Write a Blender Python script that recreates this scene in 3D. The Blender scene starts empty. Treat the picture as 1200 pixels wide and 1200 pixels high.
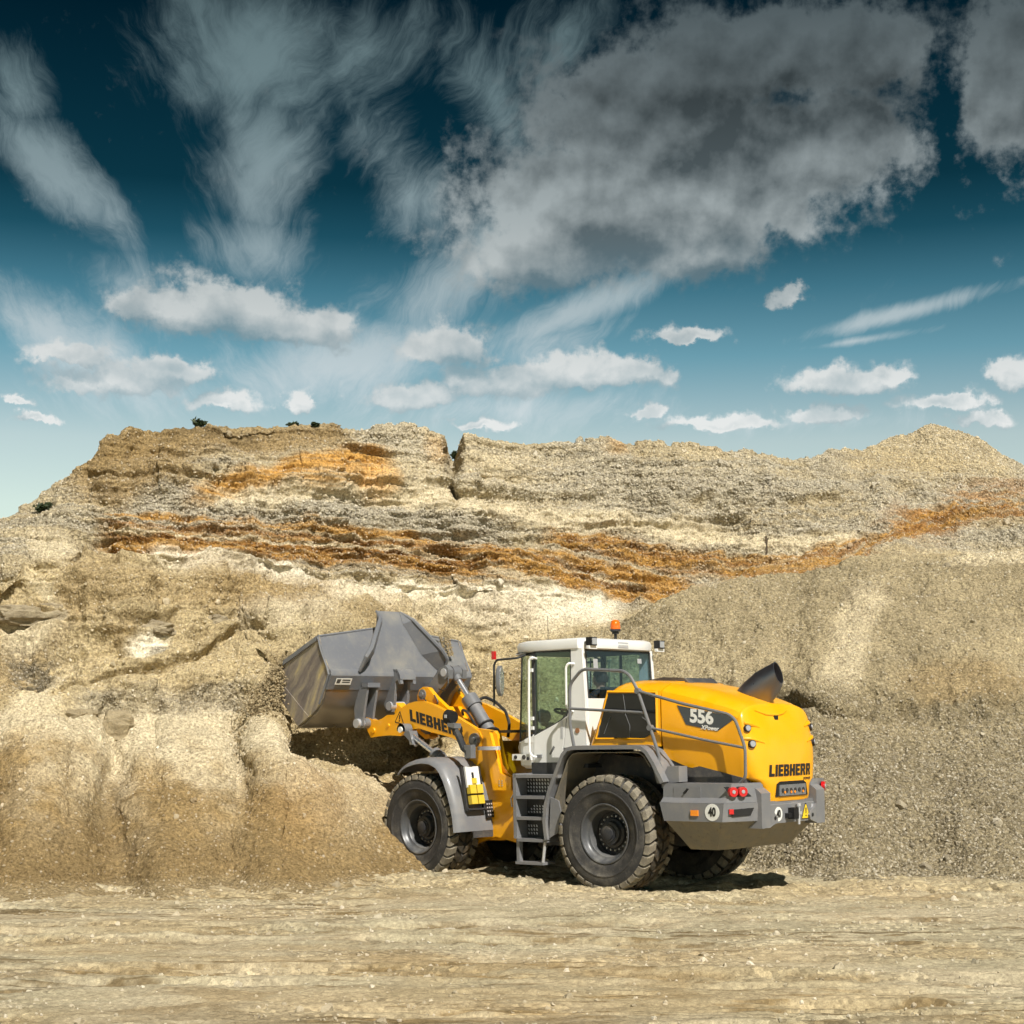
import bpy, bmesh, math, random
import numpy as np
from mathutils import Vector, Matrix

random.seed(7)
rng = np.random.default_rng(11)
scene = bpy.context.scene
COL = scene.collection
PI = math.pi

# ------------------------------------------------------------------ camera
FPX, HORIZON, EYE = 1900.0, 830.0, 2.528          # focal length and horizon row in 1200-px photo units, eye height in m
cam_data = bpy.data.cameras.new('camera')
cam_data.sensor_width = 36.0
cam_data.lens = 36.0 * FPX / 1200.0
cam_data.shift_y = (HORIZON - 600.0) / 1200.0
cam_data.clip_start = 0.5
cam_data.clip_end = 3000.0
cam = bpy.data.objects.new('camera', cam_data)
cam.location = (0, 0, EYE)
cam.rotation_euler = (math.radians(90), 0, 0)
COL.objects.link(cam)
scene.camera = cam

# ------------------------------------------------------------------ light
SUN_DIR = Vector((0.34, -0.78, 0.93)).normalized()  # towards the sun: behind the camera, to the right
SUN_EL = math.asin(SUN_DIR.z)
SUN_AZ = math.atan2(SUN_DIR.x, SUN_DIR.y)
sun_data = bpy.data.lights.new('sun', 'SUN')
sun_data.energy = 5.0
sun_data.angle = math.radians(0.5)
sun_data.color = (1.0, 0.95, 0.86)
sun = bpy.data.objects.new('sun', sun_data)
sun.rotation_euler = (-SUN_DIR).to_track_quat('-Z', 'Y').to_euler()
sun.location = (20, -30, 40)
COL.objects.link(sun)

scene.view_settings.view_transform = 'Standard'
scene.view_settings.look = 'None'
scene.view_settings.exposure = 0.28
scene.view_settings.gamma = 1.0
scene.view_settings.use_curve_mapping = False
scene.render.film_transparent = False
scene.cycles.max_bounces = 5
scene.cycles.diffuse_bounces = 2
scene.cycles.glossy_bounces = 3
scene.cycles.transparent_max_bounces = 12
scene.cycles.use_adaptive_sampling = True
scene.cycles.adaptive_threshold = 0.035
scene.cycles.adaptive_min_samples = 12

# ------------------------------------------------------------------ world: clear sky darkening upwards, cumulus and cirrus
world = bpy.data.worlds.new('World')
scene.world = world
world.use_nodes = True


class NT:
    """small helper to write node trees as expressions"""
    def __init__(self, nt):
        self.nt = nt

    def node(self, kind, **kw):
        n = self.nt.nodes.new(kind)
        for k, v in kw.items():
            setattr(n, k, v)
        return n

    def link(self, a, b):
        self.nt.links.new(a, b)

    def put(self, sock, v):
        if isinstance(v, bpy.types.NodeSocket):
            self.nt.links.new(v, sock)
        elif v is not None:
            sock.default_value = v

    def m(self, op, a, b=None, c=None, clamp=False):
        n = self.node('ShaderNodeMath', operation=op, use_clamp=clamp)
        self.put(n.inputs[0], a)
        if b is not None:
            self.put(n.inputs[1], b)
        if c is not None:
            self.put(n.inputs[2], c)
        return n.outputs[0]

    def v(self, op, a, b=None, c=None):
        n = self.node('ShaderNodeVectorMath', operation=op)
        self.put(n.inputs[0], a)
        if b is not None:
            if op == 'SCALE':
                self.put(n.inputs[3], b)
            else:
                self.put(n.inputs[1], b)
        if c is not None:
            self.put(n.inputs[2], c)
        return n.outputs['Value'] if op in ('LENGTH', 'DOT_PRODUCT', 'DISTANCE') else n.outputs[0]

    def ramp(self, f, stops, interp='LINEAR'):
        n = self.node('ShaderNodeValToRGB')
        n.color_ramp.interpolation = interp
        el = n.color_ramp.elements
        while len(el) < len(stops):
            el.new(0.5)
        for e, (p, c) in zip(el, stops):
            e.position = p
            e.color = c if len(c) == 4 else (*c, 1)
        self.put(n.inputs[0], f)
        return n.outputs[0]

    def mix(self, f, a, b, mode='MIX'):
        n = self.node('ShaderNodeMix', data_type='RGBA', blend_type=mode)
        self.put(n.inputs[0], f)
        self.put(n.inputs[6], (*a, 1) if isinstance(a, tuple) and len(a) == 3 else a)
        self.put(n.inputs[7], (*b, 1) if isinstance(b, tuple) and len(b) == 3 else b)
        return n.outputs[2]

    def noise(self, vec, scale, detail=4.0, rough=0.55, dist=0.0, lac=2.0, color=False):
        n = self.node('ShaderNodeTexNoise')
        self.put(n.inputs['Vector'], vec)
        n.inputs['Scale'].default_value = scale
        n.inputs['Detail'].default_value = detail
        n.inputs['Roughness'].default_value = rough
        n.inputs['Lacunarity'].default_value = lac
        n.inputs['Distortion'].default_value = dist
        return n.outputs['Color'] if color else n.outputs['Fac']

    def step(self, x, lo, hi):
        n = self.node('ShaderNodeMapRange', interpolation_type='SMOOTHSTEP')
        self.put(n.inputs[0], x)
        n.inputs[1].default_value = lo
        n.inputs[2].default_value = hi
        return n.outputs[0]


def sky_uv(u, v):
    """bearing and elevation of a point of the sky, 1 unit = 1/19 rad"""
    az = math.atan((u - 600) / FPX)
    el = math.atan((HORIZON - v) / FPX * math.cos(az))
    return az * 19, el * 19


CUMULUS = [(740, 130, 125, 72), (830, 85, 100, 75), (710, 245, 165, 82), (635, 298, 112, 50), (880, 200, 125, 85), (985, 165, 85, 62),
           (800, 285, 110, 45), (1000, 60, 95, 52), (905, 55, 90, 50), (1185, 85, 62, 90),
           (255, 372, 118, 42), (335, 388, 95, 34), (180, 362, 58, 26), (140, 450, 85, 25), (88, 420, 48, 17), (195, 438, 55, 22),
           (525, 415, 65, 32), (480, 468, 68, 22), (590, 452, 85, 28), (690, 440, 95, 27), (745, 436, 50, 17), (805, 396, 50, 15),
           (919, 351, 22, 15), (985, 448, 68, 22), (1040, 441, 34, 18), (970, 486, 62, 14), (1105, 473, 56, 13), (1192, 440, 42, 22),
           (1148, 491, 34, 12), (845, 500, 80, 13), (768, 482, 25, 10), (350, 473, 24, 15), (262, 474, 50, 13), (45, 490, 34, 9), (14, 468, 22, 8), (560, 500, 50, 10)]


def cumulus_group():
    g = bpy.data.node_groups.new('cumulus_density', 'ShaderNodeTree')
    g.interface.new_socket('P', in_out='INPUT', socket_type='NodeSocketVector')
    g.interface.new_socket('D', in_out='OUTPUT', socket_type='NodeSocketFloat')
    g.interface.new_socket('S', in_out='OUTPUT', socket_type='NodeSocketFloat')
    t = NT(g)
    gi, go = t.node('NodeGroupInput'), t.node('NodeGroupOutput')
    p = gi.outputs[0]
    w = t.v('SUBTRACT', t.noise(p, 2.2, 5, 0.62, color=True), (0.5, 0.5, 0.5))
    pw = t.v('MULTIPLY_ADD', w, (0.9, 0.5, 0.0), p)
    cur = None
    for (cx, cy, rx, ry) in CUMULUS:
        U, V = sky_uv(cx, cy)
        ix, iy = 100.0 / rx / 1.18, 100.0 / ry / 1.18
        q = t.v('MULTIPLY_ADD', pw, (ix, iy, 0), (-U * ix, -V * iy, 0))
        if cy > 340:                                        # fair-weather cumulus: flat base, heaped top
            q = t.v('MAXIMUM', q, t.v('MULTIPLY', q, (-1.0, -1.75, 0)))
        d = t.v('LENGTH', q)
        if cur is None:
            cur = d
        else:
            n = t.node('ShaderNodeMath', operation='SMOOTH_MIN')
            t.put(n.inputs[0], cur); t.put(n.inputs[1], d); n.inputs[2].default_value = 0.12
            cur = n.outputs[0]
    billow = t.m('ADD', t.m('MULTIPLY', t.noise(p, 2.1, 4, 0.5), 0.55), t.m('MULTIPLY', t.noise(p, 6.2, 5, 0.6), 0.45))
    smooth = t.noise(p, 0.95, 2.0, 0.5)
    big = t.noise(p, 0.45, 3, 0.5)
    # fair-weather clouds elsewhere in the sky, outside the bearings listed above
    sep = t.node('ShaderNodeSeparateXYZ'); t.link(p, sep.inputs[0])
    far = t.step(t.m('ABSOLUTE', sep.outputs[0]), 6.6, 9.0)
    hi = t.step(sep.outputs[1], 8.6, 11.0)
    outside = t.m('MULTIPLY', t.m('MAXIMUM', far, hi), t.m('SUBTRACT', big, 0.52))
    base = t.m('SUBTRACT', 1.0, cur)
    base = t.m('MAXIMUM', base, t.m('SUBTRACT', t.m('MULTIPLY', outside, 6.0), 0.35))
    dn = t.m('MULTIPLY_ADD', t.m('SUBTRACT', billow, 0.5), 2.5, t.m('MULTIPLY', base, t.m('MULTIPLY_ADD', t.step(base, 0.1, 0.5), 0.8, 1.0)))
    t.put(go.inputs[0], dn)
    t.put(go.inputs[1], t.m('MULTIPLY_ADD', t.m('SUBTRACT', smooth, 0.5), 1.6, base))
    return g


def build_world():
    nt = world.node_tree
    nt.nodes.clear()
    t = NT(nt)
    out = t.node('ShaderNodeOutputWorld')
    bg = t.node('ShaderNodeBackground')
    bg.inputs['Strength'].default_value = 0.085
    t.link(bg.outputs[0], out.inputs[0])
    tc = t.node('ShaderNodeTexCoord')
    d = tc.outputs['Generated']
    sep = t.node('ShaderNodeSeparateXYZ'); t.link(d, sep.inputs[0])
    az = t.m('ARCTAN2', sep.outputs[0], sep.outputs[1])
    el = t.m('ARCSINE', sep.outputs[2])
    U, V = t.m('MULTIPLY', az, 19.0), t.m('MULTIPLY', el, 19.0)
    cmb = t.node('ShaderNodeCombineXYZ'); t.put(cmb.inputs[0], U); t.put(cmb.inputs[1], V)
    p = cmb.outputs[0]
    sky = t.node('ShaderNodeTexSky', sky_type='NISHITA', sun_disc=False)
    sky.sun_elevation = SUN_EL
    sky.sun_rotation = SUN_AZ
    sky.air_density = 1.0; sky.dust_density = 0.6; sky.ozone_density = 2.5
    skyc = sky.outputs[0]
    # polarised, deep teal sky: tint of the clear air by elevation (ramp over 0..0.5 rad, constant above)
    e01 = t.m('MULTIPLY', el, 2.0, clamp=True)
    tint = t.ramp(e01, SKY_TINT)
    clear = t.mix(1.0, skyc, tint, 'MULTIPLY')
    # cumulus
    G = cumulus_group()
    g1 = t.node('ShaderNodeGroup', node_tree=G); t.put(g1.inputs[0], p)
    g2 = t.node('ShaderNodeGroup', node_tree=G); t.put(g2.inputs[0], t.v('ADD', p, t.v('SCALE', (-0.16, 0.50, 0.0), t.m('MULTIPLY_ADD', t.step(e01, 0.40, 0.66), 0.75, 0.40))))
    d1, d2 = g1.outputs[0], g2.outputs[0]
    alpha = t.step(d1, -0.04, 0.70)
    s1, s2 = g1.outputs[1], g2.outputs[1]
    lit = t.m('ADD', t.m('MULTIPLY', t.m('SUBTRACT', d1, s1), 0.30), t.m('MULTIPLY', t.m('SUBTRACT', s1, s2), 0.92))
    lit = t.step(lit, -0.50, 0.72)
    thick = t.step(s1, 0.15, 1.0)
    lit = t.m('MULTIPLY_ADD', thick, -0.38, t.m('ADD', lit, 0.08))
    core = None                                             # the deep, shaded middle of the big cloud
    pcore = t.v('MULTIPLY_ADD', t.v('SUBTRACT', t.noise(p, 0.8, 4, 0.55, color=True), (.5, .5, .5)), (1.8, 1.3, 0), p)
    for (cx, cy, rx, ry) in ((850, 140, 210, 95), (770, 285, 140, 50), (1020, 120, 130, 70)):
        cu, cv = sky_uv(cx, cy)
        dd = t.m('SUBTRACT', 1.0, t.v('LENGTH', t.v('MULTIPLY', t.v('SUBTRACT', pcore, (cu, cv, 0)), (100 / rx, 100 / ry, 0))), clamp=True)
        core = dd if core is None else t.m('MAXIMUM', core, dd)
    big_c = t.step(e01, 0.50, 0.60)
    relief = t.m('SUBTRACT', t.noise(p, 1.45, 5, 0.52), t.noise(t.v('ADD', p, (-0.07, 0.20, 0)), 1.45, 5, 0.52))
    rimb = t.m('SUBTRACT', 1.0, t.step(d1, 0.15, 0.95))
    soft_l = t.m('MULTIPLY_ADD', t.step(core, -0.1, 1.0), -0.50, t.m('MULTIPLY_ADD', lit, 0.55, 0.34))
    soft_l = t.m('MULTIPLY_ADD', relief, 1.9, t.m('MULTIPLY_ADD', rimb, 0.34, soft_l), clamp=True)
    lit = t.m('MULTIPLY_ADD', relief, 1.5, t.m('SUBTRACT', lit, 0.06))
    lit = t.m('ADD', t.m('MULTIPLY', t.m('ADD', lit, 0.0, clamp=True), t.m('SUBTRACT', 1.0, big_c)), t.m('MULTIPLY', soft_l, big_c))
    alpha = t.m('ADD', t.m('MULTIPLY', alpha, t.m('SUBTRACT', 1.0, big_c)), t.m('MULTIPLY', t.step(d1, -0.18, 0.62), big_c))
    alpha = t.m('MULTIPLY', alpha, t.m('MULTIPLY_ADD', t.m('MULTIPLY', lit, t.m('SUBTRACT', 1.0, big_c)), 0.42, t.m('MULTIPLY_ADD', big_c, 0.42, 0.58)))
    bright = t.ramp(e01, [(0.0, (0.85, 0.85, 0.83)), (0.36, (0.78, 0.80, 0.79)), (0.50, (0.52, 0.56, 0.56)), (0.60, (0.36, 0.41, 0.42)), (0.70, (0.17, 0.205, 0.215)), (0.82, (0.07, 0.095, 0.105))])
    dark = t.ramp(e01, [(0.0, (0.50, 0.58, 0.60)), (0.36, (0.36, 0.44, 0.47)), (0.50, (0.17, 0.22, 0.24)), (0.60, (0.085, 0.11, 0.12)), (0.72, (0.040, 0.052, 0.056)), (0.85, (0.025, 0.038, 0.043))])
    ccol = t.mix(lit, dark, bright)
    ccol = t.mix(1.0, ccol, (10.0, 10.0, 10.0), 'MULTIPLY')
    # cirrus
    ci = None
    for (cx, cy, rx, ry, ang, w) in CIRRUS:
        cu, cv = sky_uv(cx, cy)
        q = t.v('SUBTRACT', p, (cu, cv, 0))
        r = t.node('ShaderNodeVectorRotate', rotation_type='Z_AXIS'); t.link(q, r.inputs[0]); r.inputs['Angle'].default_value = math.radians(ang)
        q = t.v('MULTIPLY', r.outputs[0], (100.0 / rx, 100.0 / ry, 0))
        dd = t.m('MULTIPLY', t.m('SUBTRACT', 1.0, t.v('LENGTH', q), clamp=True), w)
        ci = dd if ci is None else t.m('MAXIMUM', ci, dd)
    warp = t.v('SUBTRACT', t.noise(p, 0.42, 4, 0.55, color=True), (0.5, 0.5, 0.5))
    pc = t.v('MULTIPLY_ADD', warp, (1.7, 1.7, 0), p)

    def fib(ang, sx, sy, sc):
        r = t.node('ShaderNodeVectorRotate', rotation_type='Z_AXIS'); t.link(pc, r.inputs[0]); r.inputs['Angle'].default_value = math.radians(ang)
        return t.noise(t.v('MULTIPLY', r.outputs[0], (sx, sy, 1)), sc, 9, 0.70, 0.0)
    fleft = fib(62, 0.38, 1.25, 1.25)
    fright = fib(-52, 0.34, 1.25, 1.25)
    sideF = t.step(t.m('ADD', U, t.m('MULTIPLY', t.m('SUBTRACT', t.noise(p, 0.4, 2), 0.5), 3.0)), -3.6, -2.2)
    f = t.m('ADD', t.m('MULTIPLY', fleft, t.m('SUBTRACT', 1.0, sideF)), t.m('MULTIPLY', fright, sideF))
    soft = t.noise(pc, 0.9, 6, 0.6)
    f = t.m('ADD', t.m('MULTIPLY', f, 0.72), t.m('MULTIPLY', soft, 0.28))
    ca = t.m('MULTIPLY_ADD', f, 3.0, t.m('MULTIPLY_ADD', ci, 1.5, -1.78))
    ca = t.m('MULTIPLY', t.step(ca, 0.0, 1.15), 0.8)
    cicol = t.ramp(e01, [(0.0, (8.0, 8.2, 8.3)), (0.36, (6.6, 7.2, 7.4)), (0.55, (3.4, 4.3, 4.6)), (0.72, (1.9, 2.75, 2.95)), (0.88, (1.25, 1.9, 2.05))])
    res = t.mix(ca, clear, cicol)
    res = t.mix(t.m('MULTIPLY', alpha, 0.96), res, ccol)
    # ground below the horizon, so that reflections see earth
    below = t.step(sep.outputs[2], -0.03, 0.0)
    res = t.mix(below, (2.2, 1.9, 1.35), res)
    t.link(res, bg.inputs['Color'])
    world.cycles.sampling_method = 'NONE'


CIRRUS = [(300, 60, 190, 130, 6, 1.0), (310, 190, 105, 150, 4, 0.95), (300, 290, 120, 75, 0, 0.8), (60, 200, 165, 60, 38, 1.05), (20, 120, 60, 90, 0, 0.7), (480, 230, 85, 190, -32, 0.82), (590, 140, 70, 240, -30, 0.66),
          (540, 320, 230, 80, -30, 0.92), (690, 360, 210, 34, -22, 1.0), (1050, 368, 200, 16, -11, 0.9), (60, 390, 200, 70, 28, 0.9), (430, 60, 170, 80, -30, 0.8), (150, 330, 120, 60, 20, 0.6), (1000, 400, 120, 8, -6, 0.7),
          (400, 420, 240, 75, -12, 1.0), (650, 50, 170, 80, -40, 0.6), (200, 460, 280, 60, 0, 0.5), (600, 480, 320, 50, 0, 0.62), (940, 495, 280, 28, 0, 0.45), (640, 400, 150, 40, -15, 0.7)]
SKY_TINT = [(0.0, (1.1, 1.1, 0.95)), (0.24, (1.6, 1.35, 0.98)), (0.322, (1.50, 1.26, 0.92)), (0.424, (0.60, 0.86, 0.71)), (0.50, (0.25, 0.52, 0.455)), (0.562, (0.062, 0.24, 0.225)), (0.62, (0.018, 0.118, 0.115)), (0.82, (0.003, 0.048, 0.052))]
build_world()

# ------------------------------------------------------------------ helpers shared by terrain and things
def tag(o, label=None, cat=None, group=None, kind=None):
    if label: o['label'] = label
    if cat: o['category'] = cat
    if group: o['group'] = group
    if kind: o['kind'] = kind
    return o


def new_mat(name):
    m = bpy.data.materials.new(name)
    m.use_nodes = True
    nt = m.node_tree
    b = nt.nodes['Principled BSDF']
    return m, NT(nt), b


_perm = rng.permutation(4096).astype(np.int64)
_vals = rng.random(4096)


def vnoise(p, seed=0):
    """3-D value noise in 0..1 for an (N,3) array"""
    i = np.floor(p).astype(np.int64)
    f = p - i
    f = f * f * f * (f * (f * 6 - 15) + 10)
    i = i & 4095
    def h(dx, dy, dz):
        return _vals[_perm[(_perm[(_perm[(i[:, 0] + dx + seed * 17) & 4095] + i[:, 1] + dy) & 4095] + i[:, 2] + dz) & 4095]]
    x, y, z = f[:, 0], f[:, 1], f[:, 2]
    a = h(0, 0, 0) * (1 - x) + h(1, 0, 0) * x
    b = h(0, 1, 0) * (1 - x) + h(1, 1, 0) * x
    c = h(0, 0, 1) * (1 - x) + h(1, 0, 1) * x
    d = h(0, 1, 1) * (1 - x) + h(1, 1, 1) * x
    return (a * (1 - y) + b * y) * (1 - z) + (c * (1 - y) + d * y) * z


def fbm(p, octaves=4, rough=0.5, seed=0, ridged=False):
    s = np.zeros(len(p)); a = 1.0; tot = 0.0; q = p.copy()
    for o in range(octaves):
        n = vnoise(q, seed + o * 3)
        if ridged:
            n = 1 - np.abs(2 * n - 1)
        s += a * n; tot += a
        a *= rough; q = q * 2.03 + 11.7
    return s / tot


def sm(x, lo, hi):
    t = np.clip((x - lo) / (hi - lo), 0, 1)
    return t * t * (3 - 2 * t)


def grid_mesh(name, X, Y, Z, attrs, material):
    """a sheet of quads from 2-D coordinate arrays, with float / colour point attributes"""
    R, C = X.shape
    me = bpy.data.meshes.new(name)
    n = R * C
    me.vertices.add(n)
    co = np.empty((n, 3), np.float32)
    co[:, 0], co[:, 1], co[:, 2] = X.ravel(), Y.ravel(), Z.ravel()
    me.vertices.foreach_set('co', co.ravel())
    idx = np.arange(n, dtype=np.int32).reshape(R, C)
    q = np.stack([idx[:-1, :-1], idx[:-1, 1:], idx[1:, 1:], idx[1:, :-1]], -1).reshape(-1, 4)
    me.loops.add(q.size)
    me.loops.foreach_set('vertex_index', q.ravel())
    me.polygons.add(len(q))
    me.polygons.foreach_set('loop_start', np.arange(0, q.size, 4, dtype=np.int32))
    me.polygons.foreach_set('use_smooth', np.ones(len(q), bool))
    me.update(calc_edges=True)
    for k, a in attrs.items():
        if a.ndim == 3:
            at = me.attributes.new(k, 'FLOAT_COLOR', 'POINT')
            c4 = np.ones((n, 4), np.float32); c4[:, :3] = a.reshape(-1, 3)
            at.data.foreach_set('color', c4.ravel())
        else:
            at = me.attributes.new(k, 'FLOAT', 'POINT')
            at.data.foreach_set('value', a.ravel().astype(np.float32))
    me.materials.append(material)
    o = bpy.data.objects.new(name, me)
    COL.objects.link(o)
    return o


def earth_material(name, bump_pebble, bump_fine, grit=1.0):
    m, t, b = new_mat(name)
    at = t.node('ShaderNodeAttribute', attribute_name='soil')
    gv = t.node('ShaderNodeAttribute', attribute_name='gravel')
    tc = t.node('ShaderNodeTexCoord')
    p = tc.outputs['Object']
    n1 = t.noise(p, 1.6, 5, 0.6)
    n2 = t.noise(p, 22.0, 4, 0.65)
    n3 = t.noise(p, 70.0, 2, 0.6)
    vo = t.node('ShaderNodeTexVoronoi'); t.put(vo.inputs['Vector'], p); vo.inputs['Scale'].default_value = 17.0
    col = at.outputs['Color']
    col = t.mix(0.55, col, t.ramp(n1, [(0.3, (0.72, 0.70, 0.66)), (0.7, (1.18, 1.17, 1.14))]), 'MULTIPLY')
    col = t.mix(0.8 * grit, col, t.ramp(n2, [(0.34, (0.36, 0.33, 0.29)), (0.46, (0.86, 0.85, 0.83)), (0.56, (1.10, 1.10, 1.09)), (0.68, (1.55, 1.53, 1.48))]), 'MULTIPLY')  # grains and dirt, plus shade of the gaps: hollows darkened in the colour
    # single pebbles of different stone in the gravel beds
    peb = t.ramp(vo.outputs['Color'], [(0.0, (0.42, 0.40, 0.37)), (0.5, (0.95, 0.95, 0.94)), (1.0, (1.65, 1.63, 1.58))])
    col = t.mix(t.m('MULTIPLY', gv.outputs['Fac'], 0.75), col, t.mix(1.0, col, peb, 'MULTIPLY'))
    col = t.mix(0.6 * grit, col, t.ramp(n3, [(0.34, (0.46, 0.44, 0.41)), (0.5, (1.0, 1.0, 1.0)), (0.66, (1.42, 1.41, 1.38))]), 'MULTIPLY')
    col = t.mix(1.0, col, (0.93, 0.925, 0.90), 'MULTIPLY')
    t.link(col, b.inputs['Base Color'])
    b.inputs['Roughness'].default_value = 0.95
    b.inputs['Specular IOR Level'].default_value = 0.12
    h = t.m('ADD', t.m('MULTIPLY', n2, 0.9), t.m('MULTIPLY', n3, 0.5))
    h = t.m('ADD', h, t.m('MULTIPLY', t.m('MULTIPLY', vo.outputs['Distance'], gv.outputs['Fac']), -bump_pebble))
    bp = t.node('ShaderNodeBump'); bp.inputs['Strength'].default_value = 1.0; bp.inputs['Distance'].default_value = bump_fine
    t.link(h, bp.inputs['Height']); t.link(bp.outputs[0], b.inputs['Normal'])
    return m


# soils (albedo)
SAND = np.array([0.4746, 0.3898, 0.2429]); PALE = np.array([0.6780, 0.5932, 0.4350]); WHITE = np.array([0.90, 0.83, 0.69])
OCHRE = np.array([0.40, 0.225, 0.065]); RUST = np.array([0.235, 0.115, 0.035]); GREY = np.array([0.4011, 0.3672, 0.2994]); DARKG = np.array([0.15, 0.138, 0.118])
BROWN = np.array([0.235, 0.168, 0.082]); DARK_EARTH = np.array([0.165, 0.120, 0.062]); PILE = np.array([0.3407, 0.2879, 0.1892]); TRACK = np.array([0.4147, 0.3694, 0.2631])

# ------------------------------------------------------------------ the quarry: spoil fans, benches and the layered face
# profile of the slope at a number of bearings: (bearing, distance of the foot, then (row, distance) knots up to the rim)
PROFILE = [
    (-700, 21.0, (880, 24.0), (770, 26.0), (750, 26.5), (735, 27.0), (720, 29.5)),
    (-250, 21.8, (865, 24.9), (740, 26.8), (725, 27.2), (705, 27.7), (690, 29.5)),
    (0, 22.6, (852, 25.6), (735, 27.2), (706, 27.7), (680, 28.1), (615, 29.6)),
    (60, 22.8, (848, 25.8), (735, 27.3), (700, 27.9), (672, 28.3), (572, 29.7)),
    (105, 22.9, (846, 25.9), (735, 27.4), (690, 28.1), (660, 28.5), (545, 29.8)),
    (128, 22.9, (845, 26.0), (735, 27.5), (685, 28.2), (655, 28.6), (508, 29.8)),
    (190, 23.0, (850, 26.2), (735, 27.8), (680, 28.4), (655, 28.8), (498, 30.0)),
    (280, 23.1, (858, 26.6), (745, 28.4), (690, 29.0), (668, 29.4), (496, 30.8)),
    (318, 23.2, (872, 26.2), (800, 27.6), (738, 28.5), (682, 29.6), (497, 31.0)),
    (340, 23.3, (896, 25.8), (898, 27.4), (748, 28.1), (684, 29.7), (497, 31.2)),
    (400, 23.4, (914, 25.6), (916, 28.2), (752, 28.8), (694, 30.3), (498, 31.8)),
    (450, 23.7, (924, 25.9), (922, 28.9), (752, 29.5), (698, 30.8), (499, 32.2)),
    (490, 24.5, (926, 26.5), (922, 29.6), (752, 30.2), (700, 31.2), (502, 32.5)),
    (518, 25.0, (895, 27.0), (880, 30.0), (750, 30.6), (702, 31.4), (506, 32.8)),
    (560, 26.2, (865, 28.8), (765, 30.8), (712, 31.3), (703, 31.7), (512, 33.1)),
    (620, 26.8, (860, 29.2), (758, 30.9), (724, 31.4), (708, 31.8), (516, 33.6)),
    (700, 26.8, (850, 29.0), (735, 31.0), (722, 31.5), (708, 32.2), (517, 34.2)),
    (740, 26.4, (850, 28.6), (716, 31.0), (732, 31.7), (704, 32.5), (517, 34.5)),
    (830, 25.6, (850, 28.1), (691, 31.0), (712, 31.8), (684, 32.8), (521, 35.0)),
    (900, 25.0, (850, 27.7), (674, 31.1), (696, 31.9), (664, 33.1), (536, 35.4)),
    (950, 24.6, (850, 27.5), (663, 31.2), (684, 32.0), (652, 33.3), (543, 35.7)),
    (990, 24.4, (850, 27.4), (656, 31.3), (676, 32.1), (646, 33.4), (524, 36.2)),
    (1010, 24.3, (850, 27.4), (654, 31.3), (674, 32.1), (645, 33.5), (527, 36.3)),
    (1050, 24.1, (850, 27.3), (650, 31.4), (670, 32.2), (642, 33.6), (508, 36.6)),
    (1088, 24.0, (850, 27.3), (647, 31.4), (666, 32.2), (640, 33.7), (497, 36.8)),
    (1125, 24.0, (850, 27.2), (645, 31.4), (664, 32.2), (638, 33.7), (502, 37.0)),
    (1200, 23.9, (850, 27.1), (641, 31.4), (660, 32.2), (635, 33.8), (548, 37.2)),
    (1400, 23.8, (850, 27.0), (640, 31.6), (646, 32.1), (630, 33.8), (590, 37.4)),
    (1900, 23.5, (850, 26.8), (645, 31.4), (650, 32.0), (640, 33.5), (620, 37.0)),
]


def row_z(v, d):
    return EYE + (HORIZON - v) / FPX * d


def interp_poly(poly, u):
    p = np.array(poly, float)
    return np.interp(u, p[:, 0], p[:, 1])


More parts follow.
